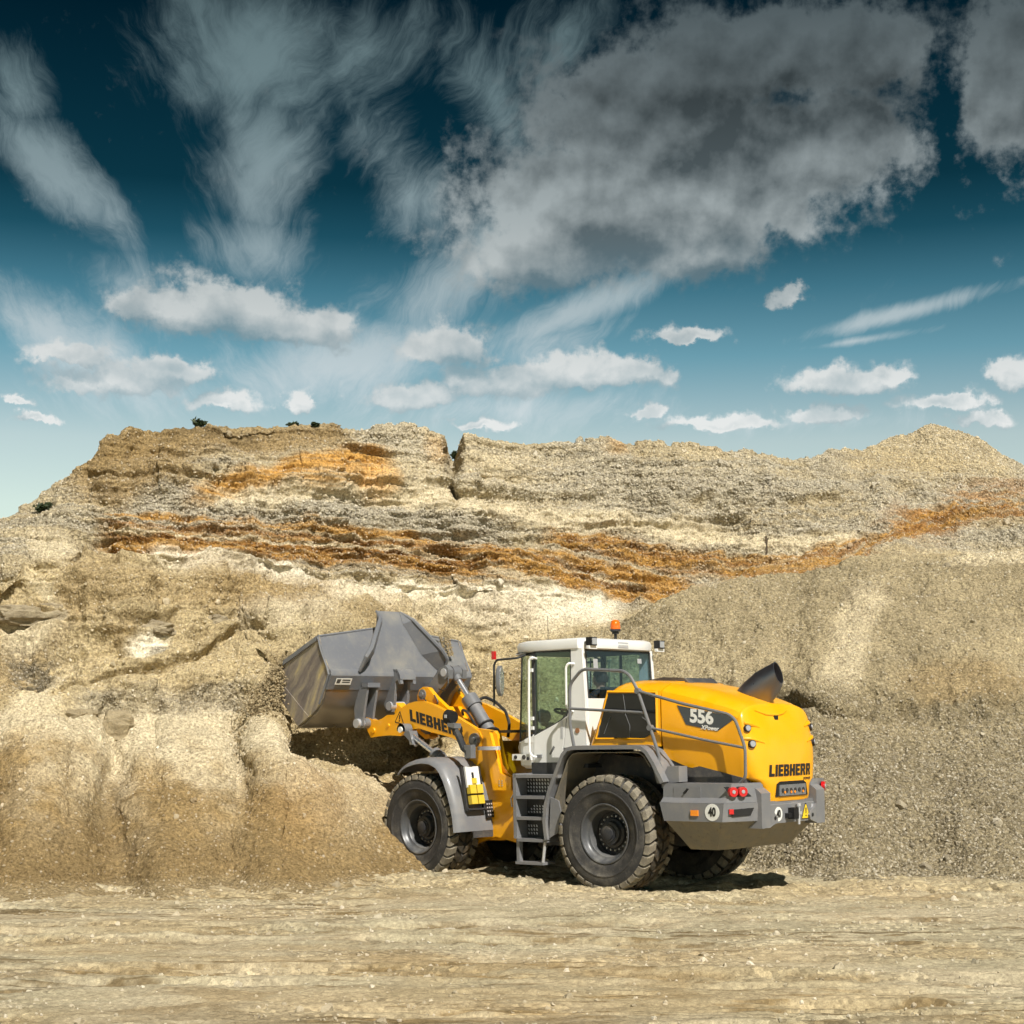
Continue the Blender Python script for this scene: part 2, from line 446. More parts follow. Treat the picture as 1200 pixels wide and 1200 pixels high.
def build_quarry():
    us = np.concatenate([np.linspace(-700, -40, 90, endpoint=False), np.linspace(-40, 1240, 1020, endpoint=False), np.linspace(1240, 1900, 91)])
    NU = len(us)
    pu = np.array([r[0] for r in PROFILE], float)
    ctrl_d = np.array([[r[1]] + [k[1] for k in r[2:]] for r in PROFILE])
    ctrl_z = np.array([[0.0] + [row_z(k[0], k[1]) for k in r[2:]] for r in PROFILE])
    # resample across bearings, lightly smoothed
    D = np.stack([np.interp(us, pu, ctrl_d[:, k]) for k in range(ctrl_d.shape[1])], 1)
    Zc = np.stack([np.interp(us, pu, ctrl_z[:, k]) for k in range(ctrl_z.shape[1])], 1)
    ker = np.exp(-0.5 * (np.arange(-12, 13) / 5.0) ** 2); ker /= ker.sum()
    for A_ in (D, Zc):                         # no kinks at the listed bearings (the rim keeps its edges)
        for k in range(5):
            A_[:, k] = np.convolve(np.pad(A_[:, k], 12, mode='edge'), ker, 'valid')
    one = np.zeros(NU)
    n1 = lambda s, sc: fbm(np.stack([us / sc, one + s, one], 1), 4, 0.55, int(s)) - 0.5
    n2 = lambda s, sc: fbm(np.stack([us / sc, one + s, one], 1), 2, 0.4, int(s)) - 0.5
    lobe = lambda c, w: np.exp(-((us - c) / w) ** 2)
    D[:, 0] += -0.95 * lobe(45, 62) - 0.75 * lobe(215, 48) - 0.85 * lobe(335, 52) + 0.35 * lobe(135, 30) + 0.30 * lobe(275, 22) - 0.5 * lobe(-150, 90) - 0.35 * lobe(1010, 50) - 0.3 * lobe(1150, 40)
    Zc[:, 1] += 0.45 * lobe(40, 50) + 0.30 * lobe(220, 40) - 0.45 * lobe(135, 30) - 0.25 * lobe(280, 22)
    D[:, 0] += n2(3, 60) * 0.7
    D[:, 1] += n2(5, 80) * 0.9
    D[:, 2] += n2(6, 70) * 0.7; D[:, 3] += n2(7, 70) * 0.6; D[:, 4] += n2(8, 60) * 0.6; D[:, 5] += n2(9, 60) * 0.7
    Zc[:, 1] += n2(15, 40) * 0.5 * (us < 330) + n2(16, 60) * 0.2
    rim = n1(12, 26) * 0.20 + n1(13, 7) * 0.07 * (us > 125) * (us < 960)
    Zc[:, 5] += rim
    Zc[:, 2] += n2(14, 60) * 0.25
    # deep notch in the rim
    notch = np.exp(-((us - 531) / 7.0) ** 2)
    Zc[:, 5] -= notch * 0.46; D[:, 5] += notch * 0.8
    # start below ground, end on a plateau behind the rim
    D = np.concatenate([D[:, :1] - 1.0, D, D[:, -1:] + 0.5, D[:, -1:] + 9.0], 1)
    Zc[:, 0] = 0.13
    Zc = np.concatenate([np.full((NU, 1), -0.09), Zc, Zc[:, -1:] - 0.05, Zc[:, -1:] - 1.2], 1)
    segs = [26, 120, 120, 44, 36, 196, 10, 6]
    ts, ks = [], []
    for k, n in enumerate(segs):
        ts += list(np.linspace(0, 1, n, endpoint=False)); ks += [k] * n
    ts.append(1.0); ks.append(len(segs) - 1)
    ts, ks = np.array(ts), np.array(ks)
    Y = D[:, ks].T * (1 - ts[:, None]) + D[:, ks + 1].T * ts[:, None]
    Z = Zc[:, ks].T * (1 - ts[:, None]) + Zc[:, ks + 1].T * ts[:, None]
    # round the knots of the profile (running mean along it)
    for it in range(14):
        Y[1:-1] = 0.25 * Y[:-2] + 0.5 * Y[1:-1] + 0.25 * Y[2:]
        Z[1:-1] = 0.25 * Z[:-2] + 0.5 * Z[1:-1] + 0.25 * Z[2:]
    X = (us[None, :] - 600) / FPX * Y
    R, C = X.shape
    U = np.repeat(us[None, :], R, 0)
    V = HORIZON - (Z - EYE) / Y * FPX
    K = np.repeat((ks + ts)[:, None], C, 1)
    # normals of the smooth sheet
    P = np.stack([X, Y, Z], -1)
    du = np.gradient(P, axis=1); dv = np.gradient(P, axis=0)
    N = np.cross(du, dv); N /= np.linalg.norm(N, axis=-1, keepdims=True) + 1e-9
    q = P.reshape(-1, 3)
    f = lambda sc, o=4, r=0.5, s=0, ridged=False: fbm(q / np.array(sc), o, r, s, ridged).reshape(R, C)
    left = 1 - sm(U, 560, 720)
    cliff = sm(K, 4.2, 5.2) * (1 - sm(K, 6.0, 6.3))          # the layered face
    steep = sm(K, 2.0, 2.4) * (1 - sm(K, 4.6, 5.0)) * left   # the cut bank on the left
    fan = (1 - sm(K, 1.9, 2.3))                              # fans and the lower pile
    pile = (1 - left) * (1 - sm(K, 3.0, 3.15))               # the gravel heap on the right
    wv = V + (f((1.3, 1.3, 0.8), 4, 0.55, 31) - 0.5) * 26 + (f((0.3, 0.3, 0.25), 3, 0.5, 33) - 0.5) * 9
    wu = U + (f((1.0, 1.0, 1.0), 3, 0.5, 35) - 0.5) * 30

    def band(poly, thick, soft=0.5, uu=wu, vv=wv):
        d = np.abs(vv - interp_poly(poly, uu)) / thick
        m = 1 - sm(d, 1 - soft, 1 + soft)
        e0, e1 = poly[0][0], poly[-1][0]
        return m * sm(uu, e0 - 15, e0 + 25) * (1 - sm(uu, e1 - 25, e1 + 15))

    def blob(cu, cv, ru, rv, soft=0.45):
        d = np.hypot((wu - cu) / ru, (wv - cv) / rv)
        return 1 - sm(d, 1 - soft, 1 + soft)

    # ---- relief
    big = f((2.6, 2.6, 2.0), 4, 0.5, 1) - 0.5
    mid = f((0.75, 0.75, 0.6), 4, 0.55, 2, True) - 0.6
    lump = f((0.28, 0.28, 0.24), 3, 0.55, 3) - 0.5
    fine = f((0.075, 0.075, 0.07), 2, 0.6, 4) - 0.5
    strat = f((4.0, 4.0, 0.26), 4, 0.62, 5) - 0.5
    # dipping cross-beds in the middle of the face
    cross = fbm(np.stack([q[:, 0] * 0.12, q[:, 1] * 0.12, (q[:, 2] + q[:, 0] * 0.22) * 7.0], 1), 3, 0.6, 41).reshape(R, C) - 0.5
    xb = band([(120, 640), (560, 655), (700, 672), (840, 690)], 34, 0.5)
    gully = fbm(np.stack([q[:, 0] * 1.1 + q[:, 2] * 0.12, q[:, 1] * 0.25, q[:, 2] * 0.16], 1), 2, 0.45, 43).reshape(R, C) - 0.5
    run = fbm(np.stack([q[:, 0] * 3.4 + q[:, 2] * 0.5, q[:, 1] * 0.5, q[:, 2] * 0.5], 1), 1, 0.6, 45).reshape(R, C) - 0.5
    disp = cliff * (big * 0.95 + mid * 0.40 + strat * 0.55 + lump * 0.20)
    cone = sm(U, 950, 1000) * sm(-V, -575, -545)
    disp *= (1 - 0.5 * sm(K, 5.6, 5.95)) * (1 - 0.7 * cone) * (1 - 0.4 * (1 - sm(U, 80, 130)))
    disp += cliff * xb * cross * 0.28
    disp += steep * (big * 0.60 + mid * 0.36 + strat * 0.40 + lump * 0.13)
    calm = 1 - 0.9 * np.exp(-((U - 455) / 75) ** 2)
    disp += fan * left * calm * (gully * 0.12 + run * 0.015 + big * 0.45 + lump * 0.05 + (f((0.9, 0.9, 0.5), 4, 0.55, 7) - 0.5) * 0.16)
    disp += pile * (gully * 0.16 + big * 0.50 + lump * 0.13 + (f((0.9, 0.9, 0.7), 4, 0.6, 6, True) - 0.6) * 0.16)
    # scarp half-way up the right heap: lumpy ledge with clods under it
    scarp = band([(880, 800), (960, 815), (1050, 828), (1130, 835), (1240, 830)], 16, 0.6)
    disp += scarp * (np.clip(mid, -1, 1) * 0.55 - 0.10)
    disp += fine * 0.055 + (f((0.16, 0.16, 0.15), 2, 0.5, 8) - 0.5) * 0.05
    # joints and undercut ledges in the bank (long open cracks)
    CRACKS = [([(60, 808), (110, 797), (150, 787), (190, 783), (232, 770), (270, 752), (320, 742), (360, 741)], 4, 0.16),
              ([(0, 735), (40, 731), (85, 733)], 4, 0.22), ([(132, 731), (150, 733), (200, 731)], 4, 0.18), ([(228, 725), (240, 736), (258, 737)], 3, 0.12),
              ([(180, 664), (230, 668), (290, 672), (330, 688), (372, 699)], 2.5, 0.14), ([(440, 684), (470, 697)], 2.5, 0.10), ([(500, 704), (540, 700), (560, 708)], 2.5, 0.10),
              ([(0, 880), (30, 875), (60, 862)], 3, 0.10), ([(228, 850), (245, 868), (262, 880)], 3, 0.12), ([(400, 525), (430, 535), (462, 538)], 3, 0.20),
              ([(395, 655), (420, 655), (450, 660)], 3, 0.16), ([(500, 648), (530, 655), (545, 662)], 3, 0.16), ([(880, 805), (935, 822), (975, 842), (1010, 838)], 4, 0.20),
              ([(660, 615), (700, 622), (750, 618), (800, 622)], 2.5, 0.08), ([(790, 617), (850, 617), (900, 612)], 2.5, 0.10)]
    for poly, th, dep in CRACKS:
        cv_ = band(poly, th, 0.6, U + (wu - U) * 0.25, V + (wv - V) * 0.35)
        lipm = band([(a, b - 2.2 * th) for a, b in poly], th * 1.6, 0.6, U + (wu - U) * 0.25, V + (wv - V) * 0.35)
        disp += -cv_ * dep + lipm * dep * 0.55
    disp -= 0.10 * fan * left * (1 - calm)
    def bulge(cu, cv, ru, rv, h):
        return h * np.exp(-(((U - cu) / ru) ** 2 + ((V - cv) / rv) ** 2))
    disp += left * (bulge(240, 705, 95, 38, .50) + bulge(95, 690, 60, 40, .40) + bulge(20, 690, 40, 40, .35) - bulge(40, 768, 60, 26, .45) - bulge(170, 755, 50, 18, .22) + bulge(300, 790, 60, 30, .35)
                    + bulge(150, 810, 70, 18, .28) - bulge(215, 690, 20, 60, .12) + bulge(420, 735, 60, 22, .25) - bulge(120, 650, 22, 40, .25))
    ledge = left * sm(V + (wv - V) * 0.7, 838, 848) * (1 - sm(V, 880, 930)) * (1 - sm(U, 300, 340))
    disp += 0.22 * ledge
    crest = np.zeros((R, C))
    for (u0, v0, skew, w0, w1, A_) in ((52, 862, -0.12, 34, 125, .40), (150, 905, 0.10, 26, 80, .22), (232, 868, 0.24, 30, 105, .40), (338, 878, 0.52, 24, 90, .34)):
        tt = np.clip((V - v0) / (1045 - v0), 0, 1)
        rel = np.abs(U + (big - 0.0) * 26 - (u0 + skew * (V - v0))) / (w0 + (w1 - w0) * tt)
        rid = np.exp(-(rel * 1.5) ** 2) * sm(tt, 0.0, 0.35)
        disp += left * (1 - sm(K, 2.0, 2.3)) * A_ * rid * (1 - 0.55 * tt)
        crest = np.maximum(crest, np.exp(-(rel * 2.2) ** 2) * (1 - sm(tt, 0.45, 0.95)) * (V > v0 - 12))
    disp *= (0.25 + 0.75 * sm(K, 0.6, 1.3)) * (1 - 0.85 * sm(K, 6.05, 7.0))
    P2 = P + N * disp[..., None]      # the sheet's normals point out of the slope
    # keep the ground strip under the machine clear
    Xn, Yn, Zn = P2[..., 0], P2[..., 1], P2[..., 2]

    # ---- soil colours
    col = np.empty((R, C, 3)); col[:] = SAND
    gravel = np.full((R, C), 0.25)

    def lay(mask, c, gv=None, amt=1.0):
        nonlocal gravel
        mk = np.clip(mask * amt, 0, 1)[..., None]
        col[:] = col * (1 - mk) + c * mk
        if gv is not None:
            gravel = gravel * (1 - mk[..., 0]) + gv * mk[..., 0]
    patch = f((1.7, 1.7, 1.2), 5, 0.6, 51)
    streak = f((3.2, 3.2, 0.09), 4, 0.65, 53)
    lay(cliff, GREY * 0.35 + SAND * 0.65, 0.55)
    lay(cliff * sm(streak, 0.45, 0.62), GREY, 0.95, 0.75)
    lay(cliff * (1 - left) * sm(patch, 0.42, 0.6), GREY * 1.08, 0.95, 0.7)
    lay(cliff * sm(V, 640, 600) * sm(U, 420, 480) * (1 - sm(U, 600, 680)), PALE, 0.5, 0.35)
    top = band([(100, 545), (130, 525), (190, 512), (260, 508), (330, 508), (420, 503)], 18, 0.7)
    lay(top, BROWN * 1.25, 0.35, 0.85)
    lay(blob(150, 545, 75, 48) * left, BROWN * 1.3, 0.3, 0.8)
    lay(band([(180, 512), (240, 505), (300, 506)], 6, 0.7), DARK_EARTH, 0.2, 0.6)
    lay(band([(700, 527), (780, 524), (840, 532)], 9, 0.6) * sm(patch, 0.40, 0.58), OCHRE * 1.3, 0.5, 0.6)
    lay(blob(515, 525, 16, 20), OCHRE * 1.5, 0.4, 0.5)
    # grey gravel beds above and between the rusty layers
    lay(band([(150, 598), (300, 595), (420, 600), (520, 620), (600, 645)], 22, 0.5), GREY, 1.0, 0.8)
    lay(band([(420, 515), (470, 520), (520, 530)], 22, 0.5), GREY * 1.2, 0.9, 0.6)
    # pale sand seams
    lay(band([(230, 578), (330, 585), (420, 575), (520, 590), (560, 602), (640, 605), (720, 612), (800, 628), (860, 640)], 12, 0.6), PALE, 0.15, 0.85)
    lay(band([(790, 637), (880, 637), (960, 640), (1040, 637)], 8, 0.6), PALE * 1.05, 0.15, 0.8)
    # rusty seams
    st2 = sm(f((2.4, 2.4, 0.07), 4, 0.7, 55), 0.36, 0.56)
    lay(band([(215, 585), (260, 568), (320, 556), (380, 540), (430, 541), (462, 545)], 12, 0.7) * (0.5 + 0.5 * st2), OCHRE * 1.3, 0.3, 0.95)
    lay(blob(385, 556, 70, 20) * (0.35 + 0.65 * st2), OCHRE * 1.5, 0.2, 0.7)
    lay(blob(440, 570, 30, 14), OCHRE * 1.9, 0.1, 0.5)
    lay(band([(120, 632), (200, 637), (300, 643), (400, 650), (500, 660), (600, 670), (720, 682), (800, 694)], 17, 0.55) * (0.35 + 0.65 * st2), OCHRE, 0.6, 0.95)
    lay(band([(120, 632), (200, 637), (300, 643), (400, 650), (500, 660), (600, 668)], 12, 0.5) * sm(f((2.0, 2.0, 0.05), 3, 0.7, 57), 0.5, 0.6), RUST, 0.6, 0.75)
    lay(band([(150, 609), (250, 610), (350, 616), (450, 628), (560, 650)], 6, 0.7) * st2, OCHRE * 1.1, 0.5, 0.85)
    lay(band([(640, 630), (700, 640), (780, 655), (850, 668), (930, 662), (1000, 652)], 11, 0.7) * (0.35 + 0.65 * st2), OCHRE * 1.05, 0.5, 0.95)
    lay(band([(980, 655), (1050, 625), (1100, 606), (1160, 596), (1260, 590)], 15, 0.7) * (0.1 + 0.9 * st2), OCHRE, 0.6, 0.85)
    lay(blob(1075, 618, 45, 22) * st2, RUST * 1.5, 0.6, 0.6)
    lay(blob(1180, 580, 70, 20) * st2, RUST * 1.6, 0.6, 0.5)
    # thin continuous seams that follow the beds
    base_l = [(120, 632), (200, 637), (300, 643), (400, 650), (500, 660), (600, 672), (720, 686), (810, 696)]
    for off, th, c_, am in ((-26, 1.6, OCHRE * 1.2, .8), (-17, 2.2, RUST * 1.2, .75), (-8, 1.6, PALE * .95, .7), (-3, 2.0, RUST, .8), (5, 2.4, OCHRE * 1.1, .85), (11, 1.6, RUST * 1.1, .7), (18, 1.8, GREY * .7, .6)):
        lay(band([(a, b + off * (1.15 - 0.00055 * a)) for a, b in base_l], th, 0.7, wu, V + (wv - V) * 0.55), c_, None, am)
    base_r = [(640, 630), (700, 640), (780, 655), (850, 667), (930, 661), (1000, 652), (1050, 628), (1100, 608), (1160, 597), (1260, 590)]
    for off, th, c_, am in ((-9, 1.6, OCHRE * 1.2, .7), (-3, 2.2, RUST * 1.15, .75), (4, 2.0, OCHRE, .8), (9, 1.5, RUST * 1.2, .6)):
        lay(band([(a, b + off) for a, b in base_r], th, 0.7, wu, V + (wv - V) * 0.55), c_, None, am)
    # dipping fore-sets
    fs = sm(cross, 0.03, 0.12) * band([(540, 672), (640, 680), (740, 690), (820, 698)], 22, 0.5)
    lay(fs, OCHRE * 1.2, 0.4, 0.85)
    lay(sm(-cross, 0.05, 0.14) * band([(560, 672), (640, 680), (740, 690), (820, 698)], 20, 0.5), PALE * 0.9, 0.4, 0.7)
    # the white bench
    wb = band([(165, 658), (240, 667), (300, 678), (350, 690), (395, 712), (460, 700), (540, 704), (620, 708), (735, 716)], 15, 0.5)
    lay(wb, WHITE * 0.93, 0.1, 0.95)
    lay(blob(430, 708, 60, 12), WHITE, 0.1, 0.9)
    lay(band([(440, 720), (520, 722), (600, 735), (680, 742)], 16, 0.6) * left, PALE, 0.4, 0.7)
    lay(blob(330, 735, 60, 14) * left, WHITE * .8, 0.15, 0.6); lay(blob(600, 722, 90, 16), WHITE * .9, 0.15, 0.6); lay(blob(60, 660, 30, 26), PALE, 0.2, 0.6)
    # the bank
    lay(steep * sm(patch, 0.40, 0.62), SAND * 1.12, 0.35, 0.8)
    lay(steep * sm(1 - patch, 0.45, 0.62), BROWN * 1.3, 0.5, 0.45)
    lay(blob(290, 712, 90, 22), BROWN * 1.5, 0.6, 0.5)
    lay(band([(0, 742), (40, 742), (85, 738)], 8, 0.6), PALE, 0.1, 0.9)
    lay(band([(0, 770), (40, 770), (80, 775)], 20, 0.5) * sm(f((0.5, 0.5, 0.12), 4, 0.65, 58), 0.34, 0.56), np.array([0.155, 0.135, 0.10]), 1.0, 0.85)
    lay(band([(45, 690), (60, 705), (75, 722), (90, 735)], 7, 0.7), PALE, 0.1, 0.75)
    lay(band([(20, 815), (50, 800), (85, 770)], 7, 0.7), PALE, 0.2, 0.7)
    lay(blob(170, 752, 22, 14), WHITE, 0.1, 0.9); lay(blob(185, 762, 14, 6), GREY * 0.8, 0.9, 0.8)
    lay(band([(80, 828), (160, 832), (240, 838), (300, 835)], 14, 0.6), GREY * 0.85, 1.0, 0.65)
    lay(band([(160, 815), (230, 820), (300, 815)], 6, 0.6), GREY * 0.7, 1.0, 0.5)
    # fans
    kn = K + (f((0.9, 0.9, 0.9), 4, 0.6, 66) - 0.5) * 0.75
    fa = left * sm(K, 0.6, 1.2) * (1 - sm(kn, 1.45, 2.15))
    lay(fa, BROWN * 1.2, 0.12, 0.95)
    lay(fa * blob(110, 970, 150, 75), DARK_EARTH * 1.35, 0.3, 0.6)
    lay(fa * sm(f((1.2, 1.2, 0.5), 4, 0.6, 61), 0.42, 0.6), BROWN * 1.75, 0.35, 0.75)
    flow = fbm(np.stack([(q[:, 0] + q[:, 2] * 0.9) * 1.5, q[:, 1] * 0.5, q[:, 2] * 0.6], 1), 5, 0.65, 65).reshape(R, C)
    lay(fa * sm(flow, 0.48, 0.64), SAND * 0.9, 0.45, 0.35)
    lay(fa * sm(1 - flow, 0.50, 0.66), DARK_EARTH * 1.45, 0.15, 0.45)
    lay(left * sm(kn, 1.55, 1.95) * (1 - sm(kn, 2.05, 2.30)), PALE, 0.15, 0.75)
    for poly, th in [([(240, 870), (262, 900), (270, 945)], 26), ([(300, 862), (350, 900), (385, 940), (420, 1000)], 38), ([(170, 860), (215, 900), (235, 940)], 18)]:
        pp = np.array(poly, float)
        d = np.abs(wu - np.interp(V, pp[:, 1], pp[:, 0])) / th
        lay(fan * left * (1 - sm(d, 0.4, 1.3)) * sm(V, pp[0, 1] - 15, pp[0, 1] + 10) * (1 - sm(V, pp[-1, 1] - 30, pp[-1, 1] + 25)), PALE, 0.35, 0.8)
    lay(left * crest * sm(f((0.6, 0.6, 0.6), 4, 0.6, 68), 0.34, 0.56), PALE, 0.3, 0.55)
    lay(left * ledge * sm(kn, 1.6, 1.9), PALE, 0.2, 0.4)
    lay(fan * left * blob(420, 960, 75, 60), BROWN * 1.55, 0.2, 0.5)
    lay(fan * left * blob(360, 950, 45, 50), np.array([0.34, 0.215, 0.09]), 0.2, 0.45)
    lay(left * (1 - sm(K, 0.9, 1.45)), DARK_EARTH * 1.35, 0.4, 0.6)
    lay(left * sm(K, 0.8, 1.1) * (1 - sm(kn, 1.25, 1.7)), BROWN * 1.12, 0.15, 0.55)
    # right heap
    lay(pile, PILE, 0.42)
    lay(pile * sm(patch, 0.45, 0.62), PILE * 1.22, 0.3, 0.7)
    lay(pile * sm(V + (wv - V) * 2, 800, 900), PILE * np.array([0.76, 0.77, 0.80]), 1.0, 0.9)
    lay(pile * (1 - sm(d_along := np.abs(wu - (1000 - (V - 740) * 0.35)) / 26, 0.4, 1.3)) * sm(V, 670, 700) * (1 - sm(V, 790, 830)), PALE, 0.3, 0.55)
    lay(scarp * (1 - left), PILE * 0.62, 0.5, 0.5)
    lay(pile * band([(1120, 652), (1180, 650), (1250, 648)], 9, 0.6), PALE * 1.05, 0.9, 0.7)
    lay(pile * blob(1130, 800, 70, 26), BROWN * 1.3, 0.4, 0.5)
    lay(cliff * blob(1090, 525, 110, 40), SAND * 1.05, 0.95, 0.6)
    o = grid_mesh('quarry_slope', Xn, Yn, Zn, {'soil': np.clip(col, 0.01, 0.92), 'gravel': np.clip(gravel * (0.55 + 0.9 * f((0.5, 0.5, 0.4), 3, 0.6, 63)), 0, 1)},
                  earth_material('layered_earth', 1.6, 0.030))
    tag(o, kind='structure')
    return o, (Xn, Yn, Zn, U, V, K)


quarry, QG = build_quarry()


def quarry_at(u, v):
    """surface point of the slope seen at bearing u, row v"""
    Xn, Yn, Zn, U, V, K = QG
    uu = 600 + Xn / Yn * FPX; vv = HORIZON - (Zn - EYE) / Yn * FPX
    c = int(np.argmin(np.abs(U[0] - u)))
    r = int(np.argmin(np.abs(vv[20:, c] - v))) + 20
    return Vector((float(Xn[r, c]), float(Yn[r, c]), float(Zn[r, c])))


# ------------------------------------------------------------------ ground in front
def build_ground():
    rows = np.concatenate([np.linspace(-8, 11.5, 20, endpoint=False), 11.5 * (29.0 / 11.5) ** np.linspace(0, 1, 520)])
    us = np.concatenate([np.linspace(-1.0, -0.34, 40, endpoint=False), np.linspace(-0.34, 0.34, 700, endpoint=False), np.linspace(0.34, 1.0, 41)])
    Y = np.repeat(rows[:, None], len(us), 1)
    X = us[None, :] * np.maximum(Y, 14.0)
    R, C = X.shape
    q = np.stack([X.ravel(), Y.ravel(), np.zeros(X.size)], 1)
    f = lambda sx, sy, o=4, r=0.55, s=0, ridged=False: fbm(np.stack([q[:, 0] / sx, q[:, 1] / sy + q[:, 0] * 0.015 / sy, q[:, 2]], 1), o, r, s, ridged).reshape(R, C)
    Z = (f(6, 2.2, 3, 0.5, 71) - 0.5) * 0.12 + (f(1.0, 0.75, 4, 0.6, 72) - 0.5) * 0.05 + (f(0.5, 0.22, 3, 0.6, 73) - 0.5) * 0.045 + (f(0.07, 0.07, 2, 0.6, 74) - 0.5) * 0.013
    patchy = sm(f(3.0, 1.4, 3, 0.5, 77), 0.42, 0.60)
    ruts = f(2.6, 0.17, 3, 0.62, 75)
    Z += -0.05 * sm(ruts, 0.58, 0.66) * patchy + 0.03 * (f(0.22, 0.16, 3, 0.6, 78, True) - 0.5) * (1 - patchy)
    # raised, churned strip along the foot of the slope
    near = sm(Y, 20.6, 22.6)
    Z += near * (f(0.9, 0.5, 4, 0.6, 76, True) - 0.52) * 0.26
    # broad tyre tracks of the loader's earlier passes
    trk = np.zeros((R, C))
    for (yc, k1, ph) in ((20.9, .035, .3), (18.75, .035, .3), (17.2, -.05, 1.7), (15.1, -.05, 1.7), (13.2, .02, .9)):
        dd = Y - (yc + k1 * X + 0.35 * np.sin(X * 0.28 + ph))
        inside = 1 - sm(np.abs(dd), 0.24, 0.34)
        edge = np.exp(-((np.abs(dd) - 0.40) / 0.09) ** 2)
        show = sm(f(2.6, 1.2, 3, 0.5, 79), 0.36, 0.56)
        lug = 0.5 + 0.5 * np.sign(np.sin((X + np.abs(dd) * 0.9) * 14.0))
        Z += show * (-0.045 * inside + 0.035 * edge * (0.4 + 1.2 * f(0.35, 0.35, 3, 0.6, 80)) + 0.022 * inside * lug)
        trk = np.maximum(trk, show * inside)
    # tyre print with lug marks, right
    tp = np.exp(-((Y - 22.55) / 0.20) ** 2) * sm(X, 5.0, 5.5) * (1 - sm(X, 7.6, 8.0))
    Z += tp * (-0.05 + 0.05 * (np.sin(X * 14.0) > 0.2))
    # wheel prints just behind the rear wheels
    for (x0, y0) in ((1.25, 21.9),):
        pass
    col = np.empty((R, C, 3)); col[:] = TRACK
    def lay(mask, c, a=1.0):
        mk = np.clip(mask * a, 0, 1)[..., None]
        col[:] = col * (1 - mk) + c * mk
    lay(sm(f(2.4, 1.1, 5, 0.62, 81), 0.44, 0.62), PALE * 0.74, 0.65)
    lay(sm(f(0.7, 0.11, 4, 0.65, 82), 0.57, 0.66) * (0.10 + 0.90 * patchy), DARK_EARTH * 0.95, 0.85)
    lay(sm(f(1.3, 0.8, 5, 0.65, 83), 0.56, 0.70), DARK_EARTH * 1.5, 0.5)
    lay(sm(f(0.9, 0.6, 4, 0.6, 84), 0.54, 0.72), PALE * 0.82, 0.45)
    lay(trk * sm(f(0.8, 0.4, 4, 0.6, 88), 0.35, 0.6), DARK_EARTH * 1.55, 0.55)
    lay(sm(f(4.0, 2.0, 4, 0.6, 89), 0.48, 0.68), BROWN * 1.6, 0.4)
    lay(near * sm(f(1.2, 0.5, 4, 0.6, 85), 0.42, 0.6), SAND * 0.9, 0.6)
    lay(sm(14.2 - Y, 0, 1.6) * sm(f(1.5, 0.25, 4, 0.6, 86), 0.40, 0.6), DARK_EARTH * 1.2, 0.6)  # darker streaks towards the near edge of the ground
    gr = 0.30 + 0.6 * sm(f(1.5, 0.6, 4, 0.6, 87), 0.45, 0.62) + 0.9 * near * sm(f(0.9, 0.5, 3, 0.6, 90), 0.45, 0.6)
    o = grid_mesh('ground', X, Y, Z, {'soil': np.clip(col, 0.01, 0.92), 'gravel': np.clip(gr, 0, 1)}, earth_material('packed_earth', 0.8, 0.009, 0.55))
    tag(o, kind='structure')
    # the floor of the pit beyond, out to the horizon
    me = bpy.data.meshes.new('pit_floor')
    s = 900.0
    me.from_pydata([(-s, -s, -0.22), (s, -s, -0.22), (s, s, -0.22), (-s, s, -0.22)], [], [(0, 1, 2, 3)])
    m, t, b = new_mat('far_earth')
    n = t.noise(t.node('ShaderNodeTexCoord').outputs['Object'], 0.08, 6, 0.6)
    t.link(t.ramp(n, [(0.3, (0.36, 0.29, 0.18)), (0.7, (0.52, 0.45, 0.30))]), b.inputs['Base Color'])
    b.inputs['Roughness'].default_value = 0.95
    me.materials.append(m)
    o2 = bpy.data.objects.new('pit_floor', me); COL.objects.link(o2); tag(o2, kind='structure')
    return o


ground = build_ground()
_gc = np.empty(len(ground.data.vertices) * 3, np.float32); ground.data.vertices.foreach_get('co', _gc); _gc = _gc.reshape(-1, 3)


def ground_z(x, y):
    return float(_gc[np.argmin((_gc[:, 0] - x) ** 2 + (_gc[:, 1] - y) ** 2), 2])

